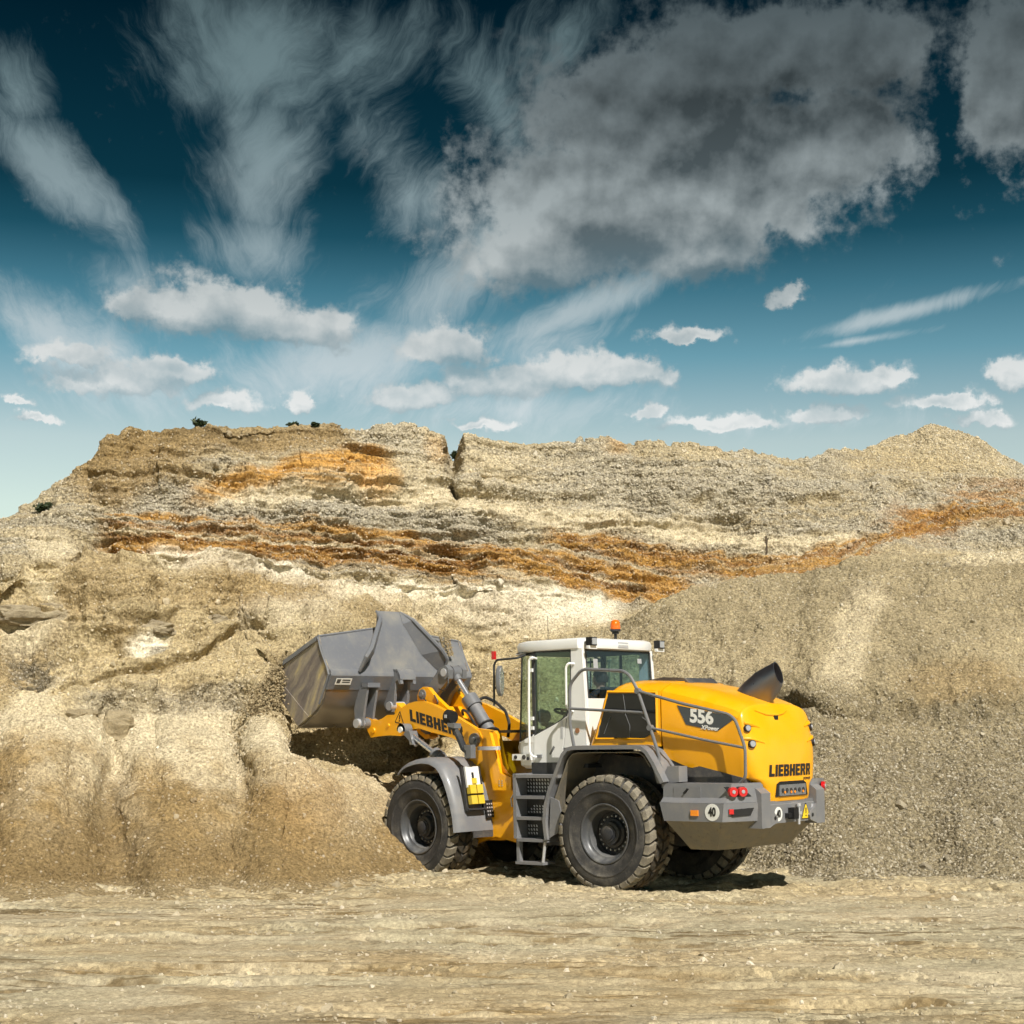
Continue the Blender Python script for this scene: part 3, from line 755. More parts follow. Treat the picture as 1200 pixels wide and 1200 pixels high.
# ------------------------------------------------------------------ materials of the machine
def dusty(name, color, rough=0.4, metal=0.0, dust=0.25, coat=0.0, dust_col=(0.46, 0.38, 0.25), scale=3.0, bump=0.0, streak=None, wear=None):
    """painted or bare surface with fine dust and blotches; dust lies a little thicker on surfaces that face up"""
    m, t, b = new_mat(name)
    tc = t.node('ShaderNodeTexCoord'); p = tc.outputs['Object']
    if streak:
        p = t.v('MULTIPLY', p, streak)
    n = t.noise(p, scale, 7, 0.62)
    n2 = t.noise(p, scale * 9, 4, 0.6)
    geo = t.node('ShaderNodeNewGeometry')
    sp = t.node('ShaderNodeSeparateXYZ'); t.link(geo.outputs['Normal'], sp.inputs[0])
    up = t.m('MULTIPLY_ADD', sp.outputs[2], 0.35, 0.65)
    f = t.m('MULTIPLY', t.step(n, 0.42, 0.80), t.m('MULTIPLY', up, dust))
    f = t.m('ADD', f, t.m('MULTIPLY', t.step(n2, 0.52, 0.8), dust * 0.35), clamp=True)
    base = t.mix(0.5, (*color, 1), t.ramp(n, [(0.25, (0.88, 0.88, 0.88)), (0.75, (1.08, 1.08, 1.08))]), 'MULTIPLY')
    if wear:
        base = t.mix(t.m('MULTIPLY', t.step(t.noise(p, scale * 2.2, 6, 0.65), 0.55, 0.72), wear[1]), base, (*wear[0], 1))
    t.link(t.mix(f, base, (*dust_col, 1)), b.inputs['Base Color'])
    r = t.m('MULTIPLY_ADD', f, 0.5, t.m('MULTIPLY_ADD', n, 0.16, rough - 0.08), clamp=True)
    t.link(r, b.inputs['Roughness'])
    b.inputs['Metallic'].default_value = metal
    b.inputs['Coat Weight'].default_value = coat
    b.inputs['Coat Roughness'].default_value = 0.12
    if bump:
        bp = t.node('ShaderNodeBump'); bp.inputs['Strength'].default_value = 0.6; bp.inputs['Distance'].default_value = bump
        t.link(t.m('ADD', n, n2), bp.inputs['Height']); t.link(bp.outputs[0], b.inputs['Normal'])
    return m


def glass_mat(name, tint, gloss=0.04):
    m, t, b = new_mat(name)
    out = [n for n in m.node_tree.nodes if n.type == 'OUTPUT_MATERIAL'][0]
    tr = t.node('ShaderNodeBsdfTransparent'); tr.inputs[0].default_value = (*tint, 1)
    gl = t.node('ShaderNodeBsdfGlossy'); gl.inputs['Roughness'].default_value = 0.02; gl.inputs[0].default_value = (0.9, 0.95, 1, 1)
    lw = t.node('ShaderNodeLayerWeight'); lw.inputs[0].default_value = 0.5
    mx = t.node('ShaderNodeMixShader')
    t.link(t.m('MULTIPLY_ADD', t.m('POWER', lw.outputs['Facing'], 4.0), 0.8, gloss, clamp=True), mx.inputs[0])
    t.link(tr.outputs[0], mx.inputs[1]); t.link(gl.outputs[0], mx.inputs[2]); t.link(mx.outputs[0], out.inputs[0])
    return m


def scoured_steel(name):
    """bucket cheek scoured by gravel: brown-grey steel with curved tan streaks and dark grey paint left at the upper rear"""
    m, t, b = new_mat(name)
    p = t.node('ShaderNodeTexCoord').outputs['Object']
    r = t.node('ShaderNodeVectorRotate', rotation_type='Y_AXIS'); t.link(p, r.inputs[0]); r.inputs['Angle'].default_value = math.radians(38)
    w = t.v('MULTIPLY_ADD', t.v('SUBTRACT', t.noise(p, 1.1, 2, 0.5, color=True), (.5, .5, .5)), (.7, .7, .7), r.outputs[0])
    n1 = t.noise(t.v('MULTIPLY', w, (4.2, 1, .55)), 1.4, 6, 0.62)
    n2 = t.noise(t.v('MULTIPLY', w, (9, 1, .8)), 2.0, 4, 0.6)
    n3 = t.noise(p, 30, 4, 0.6)
    c = t.ramp(n1, [(0.30, (0.115, 0.105, 0.105)), (0.45, (0.235, 0.205, 0.19)), (0.56, (0.34, 0.30, 0.24)), (0.68, (0.52, 0.43, 0.23))])
    c = t.mix(0.5, c, t.ramp(n2, [(0.3, (0.7, 0.7, 0.72)), (0.7, (1.25, 1.22, 1.15))]), 'MULTIPLY')
    c = t.mix(0.4, c, t.ramp(n3, [(0.35, (0.75, 0.75, 0.75)), (0.65, (1.2, 1.2, 1.2))]), 'MULTIPLY')
    t.link(c, b.inputs['Base Color'])
    b.inputs['Metallic'].default_value = 0.25
    t.link(t.m('MULTIPLY_ADD', n1, 0.35, 0.25), b.inputs['Roughness'])
    return m


def lens_mat(name, color, rough=0.15):
    m, t, b = new_mat(name)
    b.inputs['Base Color'].default_value = (*color, 1)
    b.inputs['Roughness'].default_value = rough
    b.inputs['Coat Weight'].default_value = 0.6
    return m


M = {
    'yellow': dusty('yellow_paint', (0.93, 0.415, 0.002), 0.34, 0, 0.11, 0.35, (0.62, 0.47, 0.20), scale=2.6),
    'grey': dusty('grey_paint', (0.180, 0.183, 0.195), 0.45, 0, 0.34, 0.15, (0.40, 0.35, 0.26), scale=3.4),
    'grey_dirty': dusty('grey_dirty', (0.20, 0.18, 0.145), 0.7, 0, 1.0, 0, (0.36, 0.29, 0.16), 6.0, 0.004, None, ((0.10, 0.09, 0.07), 0.8)),
    'white': dusty('white_paint', (0.82, 0.82, 0.80), 0.35, 0, 0.10, 0.3, scale=2.5),
    'dark': dusty('dark_plastic', (0.028, 0.030, 0.034), 0.5, 0, 0.12, 0, scale=5),
    'frame': dusty('dark_frame', (0.05, 0.05, 0.055), 0.6, 0, 0.35, 0, scale=4),
    'slate': dusty('slate_decal', (0.058, 0.068, 0.076), 0.4, 0, 0.06, 0.2),
    'rail': dusty('rail_paint', (0.16, 0.165, 0.175), 0.4, 0, 0.15, 0.2, scale=6),
    'tyre': dusty('tyre_rubber', (0.033, 0.032, 0.032), 0.8, 0, 0.95, 0, (0.21, 0.19, 0.155), 4.2, 0.006),
    'tread': dusty('tread_mud', (0.050, 0.044, 0.036), 0.85, 0, 0.95, 0, (0.30, 0.20, 0.085), 5.0, 0.006),
    'shoulder': dusty('shoulder_dust', (0.17, 0.150, 0.115), 0.9, 0, 1.0, 0, (0.56, 0.49, 0.35), 7.0, 0.008),
    'rim': dusty('rim_grey', (0.085, 0.088, 0.094), 0.40, 0.2, 0.40, 0, (0.42, 0.40, 0.36), 4.0),
    'hub': dusty('hub_dark', (0.022, 0.025, 0.033), 0.55, 0, 0.25, 0, scale=5),
    'bolt': dusty('bolt_steel', (0.42, 0.42, 0.42), 0.45, 0.6, 0.2),
    'chrome': dusty('chrome_rod', (0.80, 0.81, 0.84), 0.26, 0.85, 0.06),
    'bucket': dusty('bucket_grey', (0.155, 0.163, 0.182), 0.42, 0, 0.34, 0.05, (0.50, 0.44, 0.29), 2.1),
    'steel': dusty('scraped_steel', (0.34, 0.315, 0.30), 0.42, 0.35, 0.95, 0, (0.52, 0.43, 0.24), 2.0, 0.0, (1.9, 0.8, .8), ((0.15, 0.125, 0.12), 0.85)),
    'scoured': scoured_steel('scoured_steel'),
    'belly': dusty('bucket_belly', (0.30, 0.28, 0.26), 0.36, 0.8, 0.35, 0, (0.40, 0.28, 0.12), 3.0, 0.0, (1, 0.4, 3)),
    'exhaust': dusty('exhaust_steel', (0.22, 0.21, 0.225), 0.30, 0.9, 0.12, 0),
    'pane': dusty('engine_pane', (0.006, 0.007, 0.010), 0.16, 0, 0.04, 0.2),
    'black': dusty('black_matt', (0.008, 0.008, 0.009), 0.6, 0, 0.03),
    'decal_white': dusty('white_print', (0.80, 0.80, 0.76), 0.5, 0, 0.08),
    'decal_black': dusty('black_print', (0.012, 0.012, 0.013), 0.4, 0, 0.05),
    'cabin': dusty('cab_trim', (0.032, 0.036, 0.042), 0.7, 0, 0.05),
    'hose': dusty('rubber_hose', (0.02, 0.02, 0.022), 0.45, 0, 0.2),
    'chock': dusty('chock_yellow', (0.70, 0.50, 0.03), 0.5, 0, 0.35),
    'zinc': dusty('zinc', (0.62, 0.63, 0.66), 0.4, 0.5, 0.15),
    'seat': dusty('seat_fabric', (0.03, 0.03, 0.035), 0.9, 0, 0.05),
    'glass': glass_mat('tinted_glass', (0.72, 0.83, 0.76), 0.06),
    'rear_glass': glass_mat('dark_tinted_glass', (0.70, 0.80, 0.84), 0.03),
    'red': lens_mat('red_lens', (0.55, 0.012, 0.015)),
    'amber': lens_mat('amber_lens', (0.95, 0.30, 0.02)),
    'orange': lens_mat('orange_lens', (0.92, 0.16, 0.01)),
    'lamp': lens_mat('lamp_glass', (0.34, 0.35, 0.37), 0.12),
    'warn': lens_mat('warning_yellow', (0.90, 0.62, 0.02), 0.4),
}


# ------------------------------------------------------------------ mesh builder
MACHINE_AZ = math.radians(41.0); MACHINE_PITCH = math.radians(1.4)
_f = Vector((-math.cos(MACHINE_AZ), math.sin(MACHINE_AZ), 0)); _l = Vector((-math.sin(MACHINE_AZ), -math.cos(MACHINE_AZ), 0)); _u = Vector((0, 0, 1))
_f2 = _f * math.cos(MACHINE_PITCH) - _u * math.sin(MACHINE_PITCH); _u2 = _u * math.cos(MACHINE_PITCH) + _f * math.sin(MACHINE_PITCH)
ROOT_M = Matrix(((_f2.x, _l.x, _u2.x, 2.1027), (_f2.y, _l.y, _u2.y, 23.1031), (_f2.z, _l.z, _u2.z, 0.0), (0, 0, 0, 1)))
ART = math.radians(4.5)
PIVOT = Vector((1.8, 0, 0))
FRONT_M = Matrix.Translation(PIVOT) @ Matrix.Rotation(-ART, 4, 'Z') @ Matrix.Translation(-PIVOT)   # steered front half


class B:
    def __init__(self):
        self.bm = bmesh.new()

    def face(self, pts):
        return self.bm.faces.new([self.bm.verts.new(p) for p in pts])

    def box(self, x0, x1, y0, y1, z0, z1):
        return self.prism([(x0, z0), (x1, z0), (x1, z1), (x0, z1)], y0, y1)

    def prism(self, pts, a, b, axis='y'):
        def mk(p, h):
            if axis == 'y': return (p[0], h, p[1])
            if axis == 'x': return (h, p[0], p[1])
            return (p[0], p[1], h)
        lo = [self.bm.verts.new(mk(p, a)) for p in pts]
        hi = [self.bm.verts.new(mk(p, b)) for p in pts]
        n = len(pts)
        self.bm.faces.new(lo); self.bm.faces.new(hi[::-1])
        for i in range(n):
            self.bm.faces.new((lo[i], hi[i], hi[(i + 1) % n], lo[(i + 1) % n]))
        return self

    def loft(self, rings, closed=True, caps=True):
        vs = [[self.bm.verts.new(p) for p in r] for r in rings]
        n = len(rings[0])
        for a, b in zip(vs[:-1], vs[1:]):
            for i in range(n if closed else n - 1):
                j = (i + 1) % n
                self.bm.faces.new((a[i], a[j], b[j], b[i]))
        if caps and closed:
            self.bm.faces.new(vs[0][::-1]); self.bm.faces.new(vs[-1])
        return self

    def tube(self, pts, r, seg=8, fillet=0.0, cap=True):
        P = [Vector(p) for p in pts]
        if fillet and len(P) > 2:
            Q = [P[0]]
            for i in range(1, len(P) - 1):
                a, b = (P[i - 1] - P[i]), (P[i + 1] - P[i])
                fl = min(fillet, a.length * 0.45, b.length * 0.45)
                p0, p1 = P[i] + a.normalized() * fl, P[i] + b.normalized() * fl
                for k in range(6):
                    t = k / 5
                    Q.append(p0 * (1 - t) ** 2 + P[i] * 2 * t * (1 - t) + p1 * t * t)
            Q.append(P[-1]); P = Q
        rings = []
        prev = None
        for i, p in enumerate(P):
            d = (P[min(i + 1, len(P) - 1)] - P[max(i - 1, 0)]).normalized()
            if prev is None:
                n = d.orthogonal().normalized()
            else:
                n = (prev - d * prev.dot(d)).normalized()
            prev = n
            c = d.cross(n)
            rr = r[i] if isinstance(r, (list, tuple)) else r
            rings.append([p + (n * math.cos(2 * PI * k / seg) + c * math.sin(2 * PI * k / seg)) * rr for k in range(seg)])
        return self.loft(rings, True, cap)

    def cyl(self, p0, p1, r0, r1=None, seg=16):
        p0, p1 = Vector(p0), Vector(p1)
        d = (p1 - p0).normalized(); n = d.orthogonal().normalized(); c = d.cross(n)
        r1 = r0 if r1 is None else r1
        ring = lambda p, r: [p + (n * math.cos(2 * PI * k / seg) + c * math.sin(2 * PI * k / seg)) * r for k in range(seg)]
        return self.loft([ring(p0, r0), ring(p1, r1)])

    def lathe(self, prof, seg=48, closed=False):
        """profile of (radius, y) turned about the y axis"""
        rings = [[(r * math.cos(2 * PI * k / seg), y, r * math.sin(2 * PI * k / seg)) for k in range(seg)] for r, y in prof]
        return self.loft(rings, True, closed)

    def bevel(self, off, seg=2, ang=30):
        es = [e for e in self.bm.edges if len(e.link_faces) == 2 and e.calc_face_angle(0) > math.radians(ang)]
        bmesh.ops.bevel(self.bm, geom=es, offset=off, segments=seg, affect='EDGES', profile=0.6, clamp_overlap=True)
        return self

    def mirror_y(self):
        g = bmesh.ops.duplicate(self.bm, geom=self.bm.verts[:] + self.bm.edges[:] + self.bm.faces[:])['geom']
        vs = [v for v in g if isinstance(v, bmesh.types.BMVert)]
        for v in vs: v.co.y = -v.co.y
        bmesh.ops.reverse_faces(self.bm, faces=[f for f in g if isinstance(f, bmesh.types.BMFace)])
        return self

    def mesh(self, name, smooth=35, front=False, xf=None):
        bmesh.ops.recalc_face_normals(self.bm, faces=self.bm.faces[:])
        if front:
            bmesh.ops.transform(self.bm, matrix=FRONT_M, verts=self.bm.verts[:])
        if xf is not None:
            bmesh.ops.transform(self.bm, matrix=xf, verts=self.bm.verts[:])
        me = bpy.data.meshes.new(name)
        self.bm.to_mesh(me); self.bm.free()
        if smooth:
            me.polygons.foreach_set('use_smooth', np.ones(len(me.polygons), bool))
            me.set_sharp_from_angle(angle=math.radians(smooth))
        return me

    def obj(self, name, mat, parent=None, front=False, smooth=35, label=None, xf=None):
        me = self.mesh(name, smooth, front, xf)
        me.materials.append(M[mat] if isinstance(mat, str) else mat)
        o = bpy.data.objects.new(name, me)
        COL.objects.link(o)
        o.parent = parent
        if label: o['label'] = label
        return o


def empty(name, loc=(0, 0, 0), parent=None):
    o = bpy.data.objects.new(name, None)
    COL.objects.link(o); o.location = loc; o.parent = parent
    o.empty_display_size = 0.2
    return o


# ---- lettering
GLYPH = {
    'L': ([[(0, 0), (.28, 0), (.28, 1), (0, 1)], [(.28, 0), (.64, 0), (.64, .25), (.28, .25)]], .64),
    'I': ([[(0, 0), (.28, 0), (.28, 1), (0, 1)]], .28),
    'E': ([[(0, 0), (.28, 0), (.28, 1), (0, 1)], [(.28, 0), (.64, 0), (.64, .22), (.28, .22)], [(.28, .39), (.58, .39), (.58, .61), (.28, .61)], [(.28, .78), (.64, .78), (.64, 1), (.28, 1)]], .64),
    'H': ([[(0, 0), (.28, 0), (.28, 1), (0, 1)], [(.28, .38), (.46, .38), (.46, .62), (.28, .62)], [(.46, 0), (.74, 0), (.74, 1), (.46, 1)]], .74),
    'B': ([[(0, 0), (.28, 0), (.28, 1), (0, 1)], [(.28, .80), (.45, .80), (.45, 1), (.28, 1)], [(.28, .41), (.45, .41), (.45, .60), (.28, .60)], [(.28, 0), (.45, 0), (.45, .20), (.28, .20)],
           [(.45, .51), (.63, .51), (.70, .62), (.70, .90), (.60, 1), (.45, 1)], [(.45, 0), (.62, 0), (.73, .10), (.73, .40), (.63, .51), (.45, .51)]], .73),
    'R': ([[(0, 0), (.28, 0), (.28, 1), (0, 1)], [(.28, .80), (.45, .80), (.45, 1), (.28, 1)], [(.28, .38), (.45, .38), (.45, .58), (.28, .58)],
           [(.45, .38), (.62, .42), (.71, .52), (.71, .90), (.60, 1), (.45, 1)], [(.40, .38), (.45, .38), (.62, .42), (.77, 0), (.48, 0)]], .77),
}


def block_text(word, height, gap=0.10, shear=0.0, squeeze=1.0):
    """polygons of a word in (s, t), left-aligned at 0, baseline 0"""
    out, x = [], 0.0
    for ch in word:
        polys, w = GLYPH[ch]
        for pl in polys:
            out.append([((x + a * squeeze + b * shear) * height, b * height) for a, b in pl])
        x += (w + gap) * squeeze
    return out, (x - gap * squeeze) * height


def decal(name, polys, origin, ex, ey, mat, parent, front=False, thick=0.004, project=None):
    """flat print laid on a surface: polygons in (s, t) mapped to origin + s ex + t ey"""
    b = B()
    origin, ex, ey = Vector(origin), Vector(ex), Vector(ey)
    n = ex.cross(ey).normalized()
    for pl in polys:
        lo = [origin + ex * s + ey * t for s, t in pl]
        if project: lo = [project(p) for p in lo]
        hi = [p + n * thick for p in lo]
        V0, V1 = [b.bm.verts.new(p) for p in lo], [b.bm.verts.new(p) for p in hi]
        k = len(pl)
        b.bm.faces.new(V1)
        for i in range(k):
            b.bm.faces.new((V0[i], V0[(i + 1) % k], V1[(i + 1) % k], V1[i]))
    me_ = b.obj(name, mat, parent, front, smooth=0)
    return me_


def font_text(name, body, size, origin, ex, ey, mat, parent, bold=0.0, front=False, shear=0.0):
    cu = bpy.data.curves.new(name, 'FONT')
    cu.body = body; cu.size = size; cu.align_x = 'CENTER'; cu.align_y = 'CENTER'
    cu.offset = bold; cu.extrude = 0.002; cu.shear = shear; cu.resolution_u = 3
    tmp = bpy.data.objects.new(name, cu); COL.objects.link(tmp)
    me = bpy.data.meshes.new_from_object(tmp)
    bpy.data.objects.remove(tmp); bpy.data.curves.remove(cu)
    ex, ey = Vector(ex).normalized(), Vector(ey).normalized(); n = ex.cross(ey)
    mt = Matrix(((ex.x, ey.x, n.x, origin[0]), (ex.y, ey.y, n.y, origin[1]), (ex.z, ey.z, n.z, origin[2]), (0, 0, 0, 1)))
    me.transform(FRONT_M @ mt if front else mt)
    me.name = name; me.materials.clear(); me.materials.append(M[mat])
    o = bpy.data.objects.new(name, me); COL.objects.link(o); o.parent = parent
    return o


def disc_polys(r, n=28):
    return [[(r * math.cos(2 * PI * k / n), r * math.sin(2 * PI * k / n)) for k in range(n)]]


# ------------------------------------------------------------------ the wheel loader
loader = empty('wheel_loader')
loader.matrix_world = ROOT_M
tag(loader, 'yellow and grey wheel loader with white cab, bucket raised against the gravel bank', 'wheel loader')


def make_tyre_meshes():
    half = [(.395, .17), (.405, .235), (.43, .258), (.48, .274), (.53, .288), (.572, .296), (.578, .303), (.592, .303), (.598, .297), (.65, .296), (.70, .288), (.735, .274), (.760, .245), (.768, .18), (.770, 0)]
    prof = [(r, y) for r, y in half] + [(r, -y) for r, y in half[-2::-1]]
    tyre = B().lathe(prof, 84).mesh('tyre', 40)
    N = 30
    tr = B(); lugs = []
    def blk(b, sec, th0, th1, skew):
        # section in (y, r); side walls drawn in towards the top
        ym = sum(s[0] for s in sec) / len(sec)
        rings = []
        for th, sg in ((th0, 1), (th1, -1)):
            ring = []
            for (y, r) in sec:
                a = th + skew * (y - 0.15) + sg * (0.014 if r > 0.795 else 0.0)
                ring.append((r * math.cos(a), y, r * math.sin(a)))
            rings.append(ring)
        b.loft(rings)
    step = 2 * PI / N
    for side in (1, -1):
        for k in range(N):
            a0 = k * step + (0 if side == 1 else step / 2)
            sec = [(.150, .765), (.152, .808), (.245, .806), (.280, .792), (.298, .752), (.297, .722), (.283, .720), (.262, .750)]
            sec = [(y * side, r) for y, r in sec]
            if k == 0:
                lb_ = B(); blk(lb_, sec, a0, a0 + step * 0.76, 0.55 * side); lugs.append(lb_)
            sec = [(.020, .765), (.022, .812), (.136, .811), (.138, .765)]
            sec = [(y * side, r) for y, r in sec]
            blk(tr, sec, a0 + step * 0.42, a0 + step * 1.22, -1.0 * side)
    return tyre, [l.mesh('lug', 30) for l in lugs], tr.mesh('tread_blocks', 30)


TYRE, LUGS, BLOCKS = make_tyre_meshes()
for me_, k_ in ((TYRE, 'tyre'), (LUGS[0], 'shoulder'), (LUGS[1], 'shoulder'), (BLOCKS, 'tread')):
    me_.materials.append(M[k_])


def make_rim_meshes():
    rim = B().lathe([(.395, .17), (.402, .225), (.412, .245), (.418, .262), (.408, .268), (.392, .262), (.378, .235), (.368, .20), (.345, .175), (.325, .170), (.315, .150), (.305, .09), (.300, .02), (.29, -.02)], 64).mesh('rim', 40)
    hub = B().lathe([(.30, .03), (.292, .012), (.262, .012), (.258, .02), (.21, .03), (.200, .075), (.165, .085), (.158, .14), (.120, .150), (.112, .166), (.07, .170), (.0005, .170)], 48).mesh('hub', 35)
    bolt = B().cyl((0, .008, 0), (0, .045, 0), .013, seg=6).mesh('bolt', 0)
    ring = B().lathe([(.085, .168), (.085, .186), (.075, .190), (.0005, .190)], 32).mesh('hub_cap', 35)
    return rim, hub, bolt, ring


RIM, HUB, BOLT, CAP = make_rim_meshes()
for me_, k_ in ((RIM, 'rim'), (HUB, 'hub'), (BOLT, 'bolt'), (CAP, 'hub')):
    me_.materials.append(M[k_])


def wheel(x, y, front, spin):
    w = empty('wheel', (0, 0, 0), loader)
    base = Matrix.Translation((x, y, .81)) @ Matrix.Rotation(0 if y > 0 else PI, 4, 'Z') @ Matrix.Rotation(spin, 4, 'Y')
    w.matrix_local = FRONT_M @ base if front else base
    for nm, me in (('tyre', TYRE), ('tread_blocks', BLOCKS), ('rim', RIM), ('hub', HUB), ('hub_cap', CAP)):
        o = bpy.data.objects.new(nm, me); COL.objects.link(o); o.parent = w
        if nm == 'tread_blocks': o['kind'] = 'stuff'
    for k in range(30):
        for lm in LUGS:
            o = bpy.data.objects.new('lug', lm); COL.objects.link(o); o.parent = w
            o.rotation_euler = (0, -2 * PI * k / 30, 0)
    for k in range(20):
        a = 2 * PI * k / 20
        o = bpy.data.objects.new('wheel_bolt', BOLT); COL.objects.link(o); o.parent = w
        o.location = (.237 * math.cos(a), .012, .237 * math.sin(a))
    return w


wheel(0, 1.0, False, 0.1); wheel(0, -1.0, False, 0.5)
wheel(3.6, 1.0, True, 0.3); wheel(3.6, -1.0, True, 0.9)

# ---- chassis
B().prism([(-.9, .62), (1.75, .55), (1.75, 1.5), (.55, 1.9), (-.9, 1.75)], -.48, .48).bevel(.02).obj('rear_chassis', 'frame', loader)
B().cyl((0, -.85, .81), (0, .85, .81), .17, seg=20).obj('rear_axle', 'frame', loader)
B().cyl((3.6, -.85, .81), (3.6, .85, .81), .18, seg=20).obj('front_axle', 'frame', loader, True)
B().cyl((0, -.25, .81), (0, .25, .81), .33, .30, 20).obj('differential', 'frame', loader)
B().box(1.55, 2.35, -.22, .22, .62, 1.40).bevel(.03).obj('articulation_joint', 'frame', loader)

# ---- counterweight
def cw_ring(z, xf, y, xc, xr, yr):
    h = [(xf, y, z), (xc, y, z), (xr, yr, z)]
    return h + [(a, -b, c) for a, b, c in h[::-1]]
cw = B().loft([cw_ring(1.01, -1.00, 1.25, -1.92, -2.165, .80), cw_ring(1.252, -.93, 1.25, -1.95, -2.18, .80)]).bevel(.012).obj('counterweight', 'grey', loader)
B().loft([cw_ring(.62, -1.20, .93, -1.62, -1.72, .62), cw_ring(1.008, -1.02, 1.235, -1.90, -2.14, .79)]).bevel(.01).obj('belly_plate', 'grey_dirty', loader)
for s in (1, -1):
    def ub(z, y, xc, xr):
        r = [(-.94, y), (xc, y), (xr, .79), (xr, .60), (-.94, .60)]
        return [(a, b * s, z) for a, b in r]
    B().loft([ub(1.254, 1.245, -1.95, -2.17), ub(1.32, 1.175, -1.98, -2.165), ub(1.505, 1.165, -2.02, -2.12)]).bevel(.01).obj('counterweight_top', 'grey', cw)
    post = B().prism([(-2.235, .91), (-2.235, 1.365), (-2.05, 1.50), (-1.92, 1.50), (-1.92, .91)], .585 * s, .80 * s).bevel(.012).obj('bumper_post', 'grey', cw)
    ear = B().prism([(.583 * s, 1.18), (.40 * s, 1.03), (.42 * s, .97), (.583 * s, .92)], -2.20, -2.235, 'x').bevel(.004).obj('tow_eye', 'grey', cw)
    decal('tow_hole', disc_polys(.026, 18), (-2.2355, .475 * s, 1.03), (0, -1, 0), (0, 0, 1), 'black', cw)
B().prism([(-2.195, .955), (-2.195, 1.2), (-2.15, 1.225), (-2.0, 1.225), (-2.0, .955)], -.582, .582).bevel(.006).obj('rear_plate', 'grey', cw, label='grey rear plate with speed disc and warning triangle')
# the face of the side lies at y = 1.25, the chamfer runs (-1.95, 1.25) -> (-2.18, .80)
YS = 1.2525
def side_pt(x, z, y=YS): return (x, y, z)
EXS, EYS = (-1, 0, 0), (0, 0, 1)          # left side seen from outside: s runs to the rear


def sign40(origin, ex, ey, r, parent):
    decal('sign_disc', disc_polys(r * 1.0), origin, ex, ey, 'decal_white', parent)
    n = Vector(ex).cross(Vector(ey)).normalized()
    o2 = Vector(origin) + n * .0065
    o = font_text('sign_number', '40', r * 1.42, o2, ex, ey, 'decal_black', parent, .006)
    return o


def narrow(o, about, ex, k):
    """squeeze a print along its writing direction"""
    ex = Vector(ex).normalized(); a = Vector(about)
    for v in o.data.vertices:
        d = (v.co - a).dot(ex); v.co -= ex * d * (1 - k)


o_ = sign40(side_pt(-1.77, 1.135), EXS, EYS, .112, cw); narrow(o_, side_pt(-1.77, 1.135), EXS, .72)
o_ = sign40((-2.196, .335, 1.075), (0, -1, 0), EYS, .095, cw); narrow(o_, (-2.196, .335, 1.075), (0, -1, 0), .72)
decal('warning_triangle', [[(-.10, -.085), (.10, -.085), (.012, .10), (-.012, .10)]], (-2.196, -.36, 1.075), (0, -1, 0), EYS, 'warn', cw)
decal('warning_border', [[(-.115, -.097), (.115, -.097), (.10, -.085), (-.10, -.085)], [(-.115, -.097), (-.10, -.085), (-.012, .10), (-.014, .115)], [(.115, -.097), (.014, .115), (.012, .10), (.10, -.085)], [(-.014, .115), (-.012, .10), (.012, .10), (.014, .115)]],
      (-2.196, -.36, 1.075), (0, -1, 0), EYS, 'decal_black', cw, thick=.0045)
decal('warning_mark', [[(-.010, -.022), (.010, -.022), (.014, .055), (-.014, .055)], [(-.011, -.062), (.011, -.062), (.011, -.040), (-.011, -.040)]], (-2.2005, -.36, 1.075), (0, -1, 0), EYS, 'decal_black', cw, thick=.002)
decal('notice_strip', [[(-.022, -.09), (.022, -.09), (.022, .09), (-.022, .09)]], (-2.196, -.53, 1.085), (0, -1, 0), EYS, 'zinc', cw)
hb = B(); hb.box(-2.29, -2.19, -.03, .09, 1.0, 1.15); hb.box(-2.26, -2.19, .03, .17, 1.02, 1.08)
hitch = hb.bevel(.012).obj('tow_coupling', 'black', cw)
hb = B(); hb.cyl((-2.24, -.11, .92), (-2.24, -.11, 1.17), .018, seg=10); hb.cyl((-2.24, -.11, 1.16), (-2.24, -.11, 1.20), .032, seg=10); hb.box(-2.26, -2.16, -.16, -.06, 1.05, 1.09)
hb.obj('coupling_pin', 'zinc', hitch)
B().box(-1.44, -1.555, YS, YS + .018, 1.085, 1.16).bevel(.006).obj('side_marker', 'amber', cw)
# hatch with latch in the upper side
B().prism([(-1.10, 1.272), (-1.545, 1.278), (-1.545, 1.455), (-1.12, 1.455)], 1.17, 1.1795).bevel(.003, 1).obj('service_hatch', 'grey', cw)
B().prism([(-1.27, 1.375), (-1.295, 1.37), (-1.36, 1.43), (-1.335, 1.44)], 1.178, 1.20).bevel(.004).obj('hatch_latch', 'black', cw)
